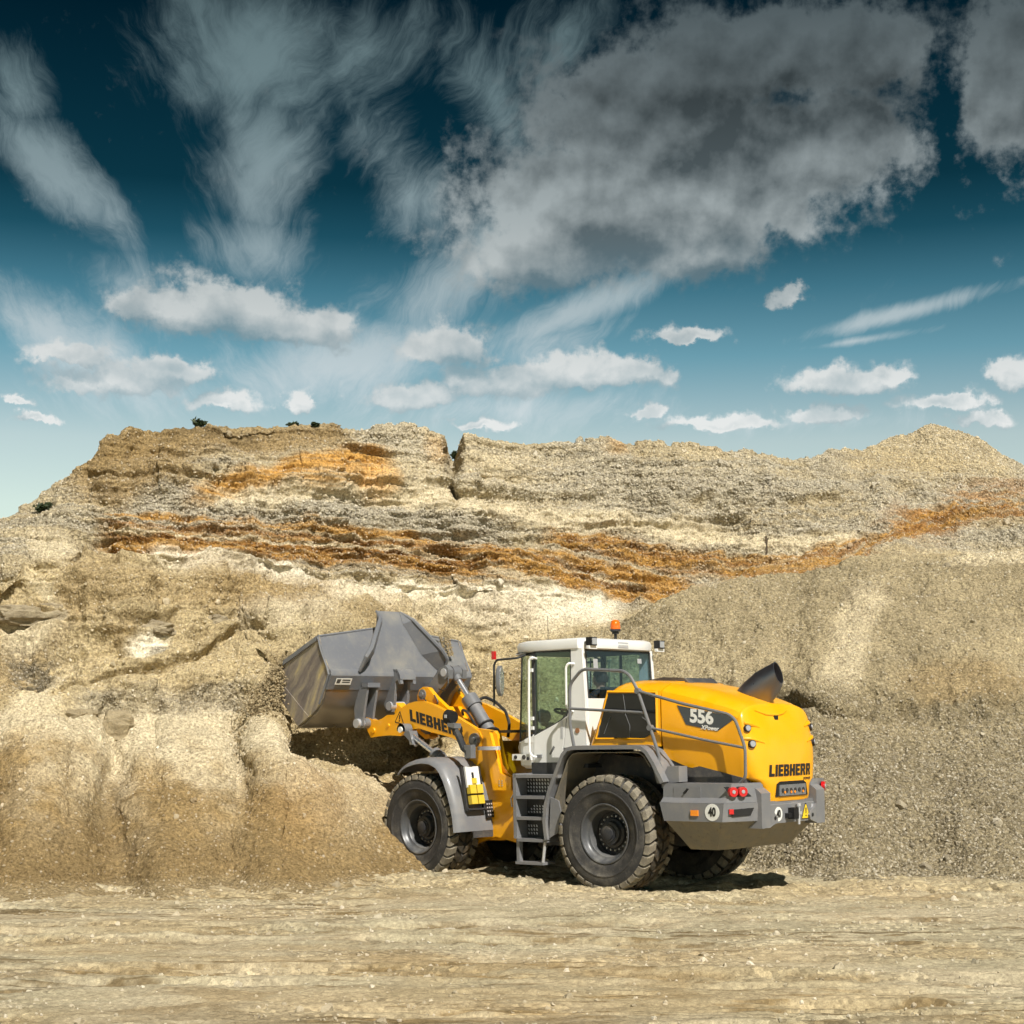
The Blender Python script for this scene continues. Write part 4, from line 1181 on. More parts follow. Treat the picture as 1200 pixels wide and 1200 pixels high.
# tail lights on the chamfer
for s in (1, -1):
    c0, c1 = Vector((-1.965, 1.20 * s, 0)), Vector((-2.165, .80 * s, 0))
    ex = (c1 - c0).normalized() * s if s < 0 else (c1 - c0).normalized()
    exd = (c1 - c0).normalized(); nn = Vector((exd.y, -exd.x, 0)) * (1 if s < 0 else -1)
    if nn.x > 0: nn = -nn
    up = Vector((0, 0, 1))
    pk = B()
    o0 = c0 + nn * .006 - exd * .03
    pk.face([o0 + exd * a + up * z for a, z in ((-.02, 1.465), (.29, 1.465), (.31, 1.40), (.40, 1.335), (.10, 1.335))])
    tl = pk.obj('light_recess', 'black', cw, smooth=0)
    for k, a in enumerate((.075, .215)):
        ctr = c0 + exd * a + up * 1.397 + nn * .006
        q = B(); q.cyl(ctr, ctr + nn * .05, .066, .063, 24); q.obj('tail_light', 'red', cw)
        q = B(); q.cyl(ctr + nn * .05, ctr + nn * .057, .026, .022, 18); q.obj('tail_light_centre', 'lamp', cw)
    # slot in the lower chamfer face
    c0, c1 = Vector((-1.94, 1.25 * s, 0)), Vector((-2.172, .80 * s, 0)); exd = (c1 - c0).normalized()
    o0 = c0 + nn * .004
    q = B(); q.face([o0 + exd * a + up * z for a, z in ((.07, 1.165), (.455, 1.185), (.40, 1.085), (.13, 1.075))]); q.obj('bumper_slot', 'black', cw, smooth=0)
    q = B()
    a0 = o0 + exd * .075 + up * 1.11
    q.prism([(0, 0), (.065, 0), (.065, .065), (0, .065)], 0, .02)
    mt = Matrix(((exd.x, nn.x, 0, a0.x), (exd.y, nn.y, 0, a0.y), (0, 0, 1, a0.z), (0, 0, 0, 1)))
    q.obj('reflector', 'red', cw, xf=mt)

# ---- rear fenders
def strip(prof, thick, y0, y1, b=None):
    """sheet that follows a profile in (x, z), thickened inwards"""
    b = b or B()
    P = [Vector((p[0], p[1])) for p in prof]
    inn = []
    for i, p in enumerate(P):
        d = (P[min(i + 1, len(P) - 1)] - P[max(i - 1, 0)]).normalized()
        n = Vector((d.y, -d.x))
        inn.append(p + n * thick)
    ring = lambda y: [(p.x, y, p.y) for p in P] + [(p.x, y, p.y) for p in inn[::-1]]
    b.loft([ring(y0), ring(y1)])
    return b
FP = [(-.955, 1.50), (-.80, 1.77), (-.70, 1.905), (-.62, 1.955), (-.5, 1.965), (.52, 1.965), (.63, 1.945), (.70, 1.88), (.96, 1.36), (1.03, 1.15), (1.05, .95), (1.02, .70)]
FP = FP[::-1]
for s in (1, -1):
    fn = strip(FP, .055, .72 * s, 1.255 * s).bevel(.008).obj('rear_fender', 'grey', loader)
    FI = [(x * .955, z - .035 if z > 1.5 else z) for x, z in FP[1:-1]]
    strip([(x * .93, z - .05) for x, z in FP[2:-1]], .012, .50 * s, 1.20 * s).obj('fender_liner', 'grey_dirty', fn)
    q = B().prism([(.98, 1.30), (1.02, .72), (.86, .80), (.80, 1.1), (.84, 1.25)], 1.19 * s, 1.215 * s).bevel(.004)
    q.obj('mud_flap', 'grey', fn)

# ---- entry steps
st = empty('entry_steps', (0, 0, 0), loader)
B().prism([(1.605, .70), (1.66, .70), (1.66, 1.63), (1.605, 1.63)], .86, 1.235).bevel(.006).obj('step_cheek', 'grey', st)
B().prism([(1.04, .70), (1.085, .70), (1.085, 1.60), (1.04, 1.60)], .86, 1.10).bevel(.006).obj('step_cheek', 'grey', st)
for z, x0 in ((1.615, .82), (1.315, 1.09), (1.015, 1.09), (.705, 1.04)):
    B().box(x0, 1.60 if z < 1.6 else 1.64, .88, 1.235, z - .045, z).bevel(.008).obj('step_tread', 'grey', st)
bq = B(); bq.box(1.09, 1.60, .95, .995, .70, 1.565); bq.obj('step_back', 'dark', st)
# the perforated riser plates, leaning: pale faces stand in for sunlight through the slots
def slots(x0, x1, z0, z1, y, nx, nz, lean, keep=lambda i, j: True):
    b = B()
    for i in range(nx):
        for j in range(nz):
            if not keep(i, j): continue
            cx = x0 + (x1 - x0) * (i + .5) / nx; cz = z0 + (z1 - z0) * (j + .5) / nz
            w, h = (x1 - x0) / nx * .22, (z1 - z0) / nz * .30
            b.face([(cx - w - lean * -h, y, cz - h), (cx + w - lean * -h, y, cz - h), (cx + w - lean * h, y, cz + h), (cx - w - lean * h, y, cz + h)])
    return b
q = slots(1.12, 1.60, 1.35, 1.56, .9965, 9, 4, -.35); o_ = q.obj('perforation_light', 'zinc', st, smooth=0)
q = slots(1.28, 1.60, 1.05, 1.18, .9965, 6, 3, -.35, lambda i, j: i + j < 6); q.obj('perforation_light', 'zinc', st, smooth=0)
q = slots(1.40, 1.60, .74, .90, .9965, 4, 3, -.35); q.obj('perforation_light', 'zinc', st, smooth=0)
# lower hanging step
B().prism([(1.59, .36), (1.64, .36), (1.645, .70), (1.59, .70)], 1.12, 1.20).bevel(.006).obj('step_hanger', 'grey', st)
B().tube([(1.10, 1.20, .70), (1.15, 1.20, .37)], .022).obj('step_hanger', 'zinc', st)
B().box(1.13, 1.64, .96, 1.235, .335, .375).bevel(.006).obj('step_tread', 'grey', st)
B().cyl((1.26, .994, .80), (1.26, 1.012, .80), .035, seg=18).obj('drain_plug', 'orange', st)
B().box(1.02, 1.62, .40, .86, 1.58, 1.78).obj('cab_mount', 'dark', loader)

# ---- engine hood
def hood_w(x): return .90 + .055 * (x + .74) / 1.2 if x < -.74 else .90
def hood_ring(x, w, zb, zc, zs, zt, tuck=.05):
    """half section: tucked-in bottom, crease, shoulder, crown"""
    h = [(w - tuck, zb), (w, zc), (w, zs), (w - .035, zs + (zt - zs) * .38), (w - .11, zs + (zt - zs) * .64), (w - .26, zs + (zt - zs) * .86), (w - .50, zs + (zt - zs) * .97), (0, zt)]
    return h
def full(h, fx):
    pts = [(fx(y, z), y, z) for y, z in h]
    return pts + [(fx(y, z), -y, z) for y, z in h[-2::-1]]
rings = []
for dx, dz, dw in ((0.0, -.10, -.03), (-.03, -.045, -.008), (-.09, -.012, 0), (-.20, 0, 0)):
    h = hood_ring(0, .90 + dw, 1.995, 2.15, 2.70 + dz, 2.925 + dz, 0.0)
    rings.append(full(h, lambda y, z, dx=dx: .52 - .40 * max(0, (z - 2.0)) / .9 + dx))
for x, zt in ((-.3, 2.915), (-.6, 2.90), (-.715, 2.89)):
    h = hood_ring(x, .90, 1.995, 2.15, 2.69 + (zt - 2.915), zt, 0.0)
    rings.append(full(h, lambda y, z, x=x: x))
hood_front = B().loft(rings, True, True).obj('engine_cover', 'yellow', loader, smooth=28)
SG = [(.155, 2.745), (-.645, 2.715), (-.645, 2.20), (-.46, 2.115), (.37, 2.125)]
for s in (1, -1):
    g_ = B().prism(SG, .897 * s, .906 * s).bevel(.004, 1).obj('side_grille', 'pane', hood_front)
    # moulded frame round the opening
    cx_, cz_ = -.15, 2.43
    b_ = B()
    outer = [(cx_ + (x - cx_) * 1.085, cz_ + (z - cz_) * 1.115) for x, z in SG]
    n_ = len(SG)
    for i in range(n_):
        j = (i + 1) % n_
        b_.loft([[(SG[i][0], .905 * s, SG[i][1]), (outer[i][0], .899 * s, outer[i][1])], [(SG[j][0], .905 * s, SG[j][1]), (outer[j][0], .899 * s, outer[j][1])]], closed=False)
        b_.loft([[(SG[i][0], .905 * s, SG[i][1]), (cx_ + (SG[i][0] - cx_) * 1.035, .924 * s, cz_ + (SG[i][1] - cz_) * 1.045)], [(SG[j][0], .905 * s, SG[j][1]), (cx_ + (SG[j][0] - cx_) * 1.035, .924 * s, cz_ + (SG[j][1] - cz_) * 1.045)]], closed=False)
        b_.loft([[(cx_ + (SG[i][0] - cx_) * 1.035, .924 * s, cz_ + (SG[i][1] - cz_) * 1.045), (outer[i][0], .899 * s, outer[i][1])], [(cx_ + (SG[j][0] - cx_) * 1.035, .924 * s, cz_ + (SG[j][1] - cz_) * 1.045), (outer[j][0], .899 * s, outer[j][1])]], closed=False)
    b_.obj('grille_frame', 'yellow', hood_front, smooth=20)
    if s > 0:
        q = B()
        for pts in ([(.22, 2.66), (.30, 2.40), (.34, 2.16)], [(-.10, 2.73), (-.13, 2.55), (-.14, 2.42)], [(-.14, 2.44), (-.21, 2.28), (-.20, 2.12)], [(.12, 2.42), (.16, 2.35), (.24, 2.18)], [(-.42, 2.40), (-.52, 2.33)]):
            q.tube([(x, .909, z) for x, z in pts], .0045, 5)
        q.obj('grille_wiring', 'rail', hood_front)
# rear hood
rings = []
ST = [(-.74, 1.84, 2.17, 2.66, 2.875), (-.80, 1.83, 2.16, 2.645, 2.865), (-1.1, 1.715, 2.11, 2.575, 2.81), (-1.4, 1.66, 2.06, 2.50, 2.735), (-1.7, 1.605, 2.00, 2.43, 2.64), (-1.86, 1.575, 1.975, 2.385, 2.58), (-1.93, 1.56, 1.96, 2.35, 2.545)]
for x, zb, zc, zs, zt in ST:
    h = hood_ring(x, hood_w(x), zb, zc, zs, zt)
    rings.append(full(h, lambda y, z, x=x: x))
hood = B().loft(rings, True, True).obj('hood', 'yellow', loader, smooth=24)
# rear face: horizontal slices, flat with broad rounded corners, leaning forwards at the top
WS = hood_w(-1.93)
SEC = [(1.245, .560), (1.29, .575), (1.46, .600), (1.53, .70), (1.565, WS - .05), (1.66, WS - .035), (1.80, WS - .018), (1.96, WS), (2.10, WS), (2.22, WS), (2.35, WS), (2.39, WS - .016), (2.424, WS - .035), (2.452, WS - .07), (2.475, WS - .11), (2.50, WS - .185), (2.518, WS - .26), (2.532, WS - .39), (2.539, WS - .50), (2.5445, .10)]
XR = [(1.245, -2.185), (1.30, -2.205), (1.75, -2.20), (1.9, -2.185), (2.1, -2.135), (2.25, -2.085), (2.36, -2.04), (2.45, -1.995), (2.51, -1.96), (2.5446, -1.934)]
rows_ = []
for z, w in SEC:
    xr = float(np.interp(z, [a for a, _ in XR], [b for _, b in XR]))
    ex_ = 3.1 if z > 1.54 else 5.0
    row = []
    for k in range(33):
        t_ = -PI / 2 + PI * k / 32
        c_, s_ = max(0.0, math.cos(t_)), math.sin(t_)
        row.append((-1.93 + (xr + 1.93) * c_ ** (2 / ex_), w * math.copysign(abs(s_) ** (2 / ex_), s_), z))
    rows_.append(row)
rear = B().loft(rows_, closed=False, caps=False)
rear.bm.faces.new([rear.bm.verts.new(p) for p in rows_[0]])
hood_rear = rear.obj('hood_rear', 'yellow', loader, smooth=50)
apron = hood_rear
B().prism([(-.40, 1.305), (.40, 1.305), (.37, 1.47), (.30, 1.505), (-.30, 1.505), (-.37, 1.47)], -2.15, -2.2085, 'x').bevel(.01).obj('camera_recess', 'black', apron)
q = B(); q.box(-2.225, -2.20, -.33, .33, 1.315, 1.46); q.bevel(.012)
rp = q.obj('rear_lamp_bar', 'rail', apron)
q = B()
for i in range(6):
    q.cyl((-2.226, -.26 + i * .104, 1.385), (-2.234, -.26 + i * .104, 1.385), .030, seg=14)
q.obj('lamp_bar_lens', 'dark', rp)
for yy_ in (-.24, -.03, .06, .22):
    B().cyl((-2.234, yy_, 1.36), (-2.240, yy_, 1.36), .018, seg=10).obj('amber_spot', 'amber', rp)

from mathutils.bvhtree import BVHTree


def bvh_of(o):
    me = o.data
    return BVHTree.FromPolygons([v.co.copy() for v in me.vertices], [tuple(p.vertices) for p in me.polygons])


HB = bvh_of(hood_rear)
def on_rear(p, off=.004):
    h = HB.ray_cast(Vector((-3.2, p.y, p.z)), Vector((1, 0, 0)))
    return Vector((h[0].x - off, p.y, p.z)) if h[0] else p
polys, wd = block_text('LIEBHERR', .155, .10, 0.10, 1.0)
k_ = 1.04 / wd
polys = [[(a * k_ - .52, b) for a, b in pl] for pl in polys]
decal('maker_name', polys, (-2.2, 0, 1.575), (0, -1, 0), (0, 0, 1), 'decal_black', hood_rear, project=lambda p: on_rear(p, .005), thick=.003)
tx = font_text('maker_tagline', 'power', .075, (-2.2, -.40, 1.535), (0, -1, 0), (0, 0, 1), 'decal_black', hood_rear, .001, shear=.3)
for v in tx.data.vertices:
    v.co = on_rear(v.co, .005 + (v.co.x + 2.2) * -.2) if True else v.co
# lamps in the rear corners
RL = [((875.2, 853.5), .05), ((880.7, 872), .055)]


def cast(u, v, tree):
    d = Vector(((u - 600) / FPX, 1, (HORIZON - v) / FPX))
    inv = ROOT_M.inverted()
    o = inv @ Vector((0, 0, EYE)); dd = (inv.to_3x3() @ d).normalized()
    return tree.ray_cast(o, dd)


for (uv, r) in RL:
    h = cast(*uv, HB)
    for s in (1, -1):
        c = Vector((h[0].x, h[0].y * s, h[0].z)); n = Vector((-.88, .46 * s, .08)).normalized()
        ex = Vector((0, 0, 1)).cross(n).normalized(); ey = n.cross(ex)
        bz = B(); bz.cyl(c - n * .05, c + n * .035, r * 1.0, r * .95, 20); bz.obj('lamp_housing', 'black', hood_rear)
        bz = B(); bz.cyl(c + n * .03, c + n * .045, r * .80, r * .7, 20); bz.obj('rear_work_light', 'lamp', hood_rear)
        # moulded brow over the lamp, fading out inboard
        pts_ = []
        for k in range(7):
            yy = c.y + (.075 - .30 * k / 6) * s; zz = c.z + .075 - .055 * max(0, k - 1) / 6 * 1.4
            hh = HB.ray_cast(Vector((-3.2, yy, zz)), Vector((1, 0, 0)))
            if hh[0] is not None: pts_.append(hh[0])
        B().tube(pts_, [.012 + .022 * math.exp(-((k - 1.5) / 1.6) ** 2) for k in range(len(pts_))], 8).obj('lamp_brow', 'yellow', hood_rear)
# slot handle under the crown
h = cast(909, 841, HB)
c = h[0]
bz = B(); bz.box(c.x - .012, c.x + .05, c.y - .045, c.y + .045, c.z - .03, c.z + .03); bz.bevel(.006).obj('hood_latch', 'black', hood_rear)
h1, h2, h3, h4, h5 = cast(884, 833, HB)[0], cast(922, 832.5, HB)[0], cast(909, 838.5, HB)[0], cast(897, 837.5, HB)[0], cast(917, 836.5, HB)[0]
bz = B(); off = Vector((-.006, 0, .004))
bz.face([h1 + off, h4 + off * 1.2, h3 + off * 1.2, h5 + off * 1.2, h2 + off])
# shallow moulded lip below the crown
lip = B().tube([h1 + off, h4 + off, h3 + off, h5 + off, h2 + off], [.004, .012, .016, .012, .004], 6); lip.obj('crown_lip', 'yellow', hood_rear)
bz.bm.free()
# decal panel with the type number on both sides
for s in (1, -1):
    ysf = lambda x: (hood_w(x) + .003) * s
    e_ = Vector((-1, (hood_w(-1.9) - hood_w(-.9)) * s / 1.0, 0))
    dp = [(-.995, 2.545), (-1.13, 2.285), (-1.615, 2.185), (-1.885, 2.350), (-1.86, 2.375)]
    b_ = B()
    lo = [(x, ysf(x) - .002 * s, z) for x, z in dp]; hi = [(x, ysf(x) + .003 * s, z) for x, z in dp]
    b_.loft([lo, hi]); b_.obj('type_panel', 'slate', hood, smooth=0)
    ex = Vector((-1, -.046 * s, -.115)) if s > 0 else Vector((1, .046 * s, .115))
    ex = Vector((-1 * s, -.046 * 1, -.105 * s)).normalized()
    ey = Vector((0, 0, 1))
    c = (-1.375, ysf(-1.375) + .004 * s, 2.375)
    font_text('type_number', '556', .245, c, ex, ey, 'decal_white', hood, .010)
    c = (-1.50, ysf(-1.50) + .004 * s, 2.228)
    font_text('type_name', 'XPower', .080, c, ex, ey, 'decal_white', hood, .002, shear=.25)
# air intake panel on top, exhaust
B().prism([(.10, 2.90), (-.35, 2.955), (-.70, 2.935), (-.80, 2.85), (-.1, 2.85)], -.42, .30).bevel(.02).obj('intake_panel', 'frame', hood_front)


def oval(c, a_dir, b_dir, a, b, n=24):
    c, a_dir, b_dir = Vector(c), Vector(a_dir).normalized(), Vector(b_dir).normalized()
    return [c + a_dir * a * math.cos(2 * PI * k / n) + b_dir * b * math.sin(2 * PI * k / n) for k in range(n)]
EXR = [((-1.60, 0, 2.60), (-1, 0, -.28), .29, .10), ((-1.72, 0, 2.72), (-1, 0, -.42), .275, .105), ((-1.87, 0, 2.845), (-1, 0, -.80), .225, .110), ((-2.035, 0, 2.955), (-.32, 0, -1), .160, .095)]
rings = [oval(c, a, (0, 1, 0), ra, rb) for c, a, ra, rb in EXR]
rings += [oval((-2.035, 0, 2.955), (-.32, 0, -1), (0, 1, 0), .145, .082), oval((-1.85, 0, 2.83), (-1, 0, -1.2), (0, 1, 0), .14, .075)]
B().loft(rings, True, True).obj('exhaust_stack', 'exhaust', loader, smooth=50)
B().loft([oval((-1.62, 0, 2.605), (-1, 0, -.28), (0, 1, 0), .30, .14), oval((-1.615, 0, 2.625), (-1, 0, -.28), (0, 1, 0), .285, .128)]).obj('exhaust_collar', 'dark', loader)
# tray between hood and counterweight
B().prism([(-.72, 1.80), (-.80, 1.84), (-2.0, 1.56), (-2.0, 1.45), (-.72, 1.45)], -.83, .83).obj('engine_tray', 'frame', loader)
B().box(-2.0, -.90, -1.15, 1.15, 1.44, 1.50).obj('deck_plate', 'grey', loader)
for s in (1, -1):
    B().prism([(-.80, 1.50), (-.96, 1.50), (-1.16, 1.52), (-1.16, 1.73), (-.98, 1.73), (-.93, 1.64), (-.86, 1.80), (-.72, 1.93), (-.68, 1.90)], .92 * s, 1.12 * s).bevel(.01).obj('fender_bracket', 'grey', loader)

# ---- handrails
for s in (1,):
    hr = B().tube([(.60, 1.13 * s, 1.98), (.655, 1.15 * s, 2.31), (.645, 1.15 * s, 2.88), (.42, 1.15 * s, 3.085), (-.30, 1.15 * s, 3.03), (-.41, 1.15 * s, 2.96), (-.53, 1.14 * s, 2.75), (-.71, 1.12 * s, 2.25), (-.83, 1.10 * s, 1.88), (-.86, 1.08 * s, 1.60)], .023, 8, .09).obj('handrail', 'rail', loader)
    B().tube([(.645, 1.15 * s, 2.54), (-.60, 1.13 * s, 2.455)], .02, 8).obj('handrail_bar', 'rail', hr)
    B().tube([(-.53, 1.14 * s, 2.75), (-1.2, 1.09 * s, 2.565), (-1.90, 1.03 * s, 2.405), (-2.0, 1.02 * s, 2.33), (-2.13, 1.00 * s, 1.97), (-2.12, .99 * s, 1.58), (-2.02, .98 * s, 1.505)], .021, 8, .08).obj('handrail_bar', 'rail', hr)
    B().tube([(-.71, 1.12 * s, 2.25), (-1.5, 1.05 * s, 2.08), (-2.12, 1.0 * s, 1.965)], .018, 8).obj('handrail_bar', 'rail', hr)
    for p in ((-.53, 1.14 * s, 2.75), (-.71, 1.12 * s, 2.25)):
        B().cyl((p[0], p[1] - .035, p[2]), (p[0], p[1] + .035, p[2]), .040, seg=12).obj('rail_joint', 'rail', hr)

# ---- cab
cab = empty('cab', (0, 0, 0), loader)
YC = .85


def plan(z, pts):
    return [(x, y, z) for x, y in pts] + [(x, -y, z) for x, y in pts[::-1]]


# floor pan and lower body, nose bowed forwards
NB = [(1.62, .85), (1.86, .82), (2.04, .66), (2.13, .35), (2.15, .08)]
low = B()
low.loft([plan(1.69, [(1.575, .80), (1.80, .76), (1.93, .60), (2.0, .35), (2.02, .08)]), plan(1.74, [(1.575, .845), (1.86, .81), (2.0, .64), (2.08, .35), (2.10, .08)]), plan(2.0, [(1.575, .85)] + NB[1:]), plan(2.075, [(1.575, .85), (1.85, .815), (2.02, .65), (2.11, .35), (2.13, .08)])])
low.obj('cab_nose', 'white', cab, smooth=30)
# raked top edge of the nose below the corner glass
q = B(); q.prism([(1.575, 2.07), (1.86, 2.07), (1.575, 2.19)], .80, .85); q.prism([(1.575, 2.07), (1.86, 2.07), (1.575, 2.19)], -.85, -.80); q.obj('sill_wedge', 'white', cab)
B().box(.62, 1.60, -.80, .80, 1.70, 1.76).obj('cab_floor', 'cabin', cab)
for s in (1, -1):
    # rear side body and pillar
    body = [(1.02, 1.99), (.94, 2.44), (.885, 2.60), (.865, 2.75), (.855, 3.40), (.66, 3.40), (.62, 2.7), (.60, 1.99)]
    B().prism(body, .775 * s, .85 * s).bevel(.025, 3).obj('rear_pillar', 'white', cab)
    door = empty('door', (0, 0, 0), cab) if False else None
    dp = [(1.07, 1.78), (1.03, 1.99), (.955, 2.435), (1.02, 2.40), (1.15, 2.335), (1.565, 2.165), (1.575, 1.78)]
    dr = B().prism(dp, .80 * s, .855 * s).bevel(.010).obj('door', 'white', cab)
    gl = [(1.555, 2.175), (1.15, 2.345), (1.02, 2.41), (.965, 2.45), (.905, 2.55), (.878, 2.70), (.868, 3.375), (1.545, 3.385)]
    B().prism(gl, .832 * s, .838 * s).obj('door_glass', 'glass', dr, smooth=0)
    fr_ = B()
    for a, b2 in zip(gl, gl[1:] + gl[:1]):
        fr_.tube([(a[0], .836 * s, a[1]), (b2[0], .836 * s, b2[1])], .014, 6)
    fr_.obj('door_frame', 'dark', dr)
    B().prism([(1.545, 2.15), (1.60, 2.15), (1.60, 3.38), (1.535, 3.38)], .79 * s, .845 * s).bevel(.008).obj('front_pillar', 'dark', cab)
    # white grab rail beside the door, hinges
    B().tube([(1.50, .845 * s, 3.285), (1.50, .93 * s, 3.30), (1.555, .95 * s, 3.27), (1.575, .95 * s, 2.6), (1.575, .95 * s, 1.92), (1.52, .93 * s, 1.86), (1.50, .85 * s, 1.86)], .017, 8, .06).obj('grab_rail', 'white', cab)
    B().tube([(.80, .85 * s, 3.18), (.84, .93 * s, 3.19), (.875, .945 * s, 3.14), (.88, .945 * s, 2.55), (.82, .86 * s, 2.50)], .016, 8, .05).obj('grab_rail', 'white', cab)
    for z in (3.30, 3.12, 2.42, 2.28):
        B().box(1.565, 1.61, .845 * s, .875 * s, z - .025, z + .025).bevel(.006).obj('door_hinge', 'white', cab)
    B().cyl((.76, .845 * s, 2.23), (.76, .862 * s, 2.23), .038, seg=20).obj('filler_cap', dusty('rusty_cap%d' % s, (0.32, 0.14, 0.06), 0.5) if s > 0 else 'dark', cab)
    B().prism([(1.50, 1.845), (1.42, 1.845), (1.42, 1.895), (1.50, 1.895)], .855 * s, .885 * s).bevel(.006).obj('door_latch', 'rail', dr)
    decal('door_sticker', [[(-.05, -.05), (-.02, -.06), (.06, .05), (.03, .07)]], (1.235, .8555 * s, 1.95), (-1 * s, 0, 0), (0, 0, 1), 'rail', dr, thick=.003)
    decal('service_strip', [[(-.02, -.10), (.02, -.10), (.02, .16), (-.02, .16)]], (1.045, .8555 * s, 2.22), (-1 * s, 0, 0), (0, 0, 1), 'zinc', dr, thick=.003)
# front and corner glass
WB = [(1.60, .848), (1.86, .815), (2.02, .65), (2.11, .35), (2.13, .0)]
WT = [(1.60, .845), (1.80, .81), (1.93, .63), (2.0, .35), (2.02, .0)]
ring = lambda pts, z: [(x, y, z) for x, y in pts] + [(x, -y, z) for x, y in pts[-2::-1]]
bt = ring(WB, 2.08)
bt[0] = (bt[0][0], bt[0][1], 2.185); bt[-1] = (bt[-1][0], bt[-1][1], 2.185)
B().loft([bt, ring(WT, 3.345)], closed=False, caps=False).obj('windscreen', 'glass', cab, smooth=60)
for s in (1, -1):
    B().tube([(1.865, .817 * s, 2.08), (1.805, .812 * s, 3.345)], .012, 6).obj('screen_seam', 'dark', cab)
B().tube(bt, .014, 6).obj('screen_gasket', 'dark', cab)
# rear wall and window
B().box(.60, .66, -.775, .775, 1.99, 2.685).bevel(.01).obj('rear_panel', 'white', cab)
B().prism([(.62, 2.685), (.632, 2.685), (.672, 3.37), (.66, 3.37)], -.775, .775).obj('rear_window', 'rear_glass', cab, smooth=0)
q = B()
for s in (1, -1):
    q.tube([(.618, .765 * s, 2.70), (.658, .765 * s, 3.37)], .014, 6)
q.obj('window_gasket', 'dark', cab)
decal('window_sticker', [[(-.05, -.07), (.05, -.07), (.05, .07), (-.05, .07)]], (.642, .56, 3.18), (0, -1, 0), (.06, 0, 1), 'zinc', cab, thick=.002)
decal('window_sticker', [[(-.05, -.035), (.05, -.035), (.05, .035), (-.05, .035)]], (.648, -.50, 3.24), (0, -1, 0), (.06, 0, 1), 'zinc', cab, thick=.002)
# roof: one moulded shell, overhanging in front
def roof_ring(z, g, bow):
    h = [(.57 - g, .40), (.60 - g, .72 + g), (.72, .865 + g), (1.2, .875 + g), (1.70, .86 + g), (1.92 + g, .76 + g), (2.04 + bow + g, .45), (2.08 + bow + g, .0)]
    return [(x, y, z) for x, y in h] + [(x, -y, z) for x, y in h[-2::-1]]
rr = [roof_ring(3.385, -.03, -.06), roof_ring(3.40, 0, -.03), roof_ring(3.47, .012, 0), roof_ring(3.525, -.005, -.01), roof_ring(3.548, -.06, -.05), roof_ring(3.558, -.18, -.15)]
roof = B().loft(rr).obj('roof', 'white', cab, smooth=40)
# drooping front visor of the roof
B().loft([[(1.62, .80, 3.40), (1.95, .74, 3.40), (2.06, .40, 3.40), (2.08, 0, 3.40), (2.06, -.40, 3.40), (1.95, -.74, 3.40), (1.62, -.80, 3.40)], [(1.80, .84, 3.365), (1.965, .77, 3.365), (2.075, .42, 3.36), (2.10, 0, 3.36), (2.075, -.42, 3.36), (1.965, -.77, 3.365), (1.80, -.84, 3.365)]]).obj('roof_visor', 'white', roof, smooth=40)
# beacon, work lights, antenna
be = B(); be.cyl((.70, 0, 3.55), (.70, 0, 3.64), .022, seg=10); be.cyl((.70, 0, 3.63), (.70, 0, 3.665), .05, seg=16); bc = be.obj('beacon_stand', 'black', roof)
be = B(); be.lathe([(.075, 0), (.078, .03), (.060, .034)], 24); be.obj('beacon_base', 'hub', bc, xf=Matrix.Translation((.70, 0, 3.665)) @ Matrix.Rotation(PI / 2, 4, 'X'))
be = B(); be.lathe([(.070, .03), (.074, .05), (.070, .11), (.055, .15), (.030, .168), (.0005, .172)], 24); be.obj('beacon_lens', 'orange', bc, xf=Matrix.Translation((.70, 0, 3.665)) @ Matrix.Rotation(PI / 2, 4, 'X'))
B().box(.56, .60, -.12, .12, 3.42, 3.50).bevel(.01).obj('beacon_bracket', 'zinc', roof)
for y in (.76, -.87):
    w_ = B().box(.50, .60, y - .065, y + .065, 3.43, 3.55).bevel(.015).obj('work_light', 'black', roof)
    B().box(.492, .50, y - .052, y + .052, 3.445, 3.535).bevel(.004).obj('work_light_lens', 'lamp', w_)
    B().box(.53, .57, y - .10, y + .09, 3.385, 3.43).obj('work_light_bracket', 'white', w_)
for y in (1.0, -.2):
    pass
B().tube([(1.52, .55, 3.55), (1.52, .55, 3.92)], .004, 5).obj('antenna', 'black', roof)
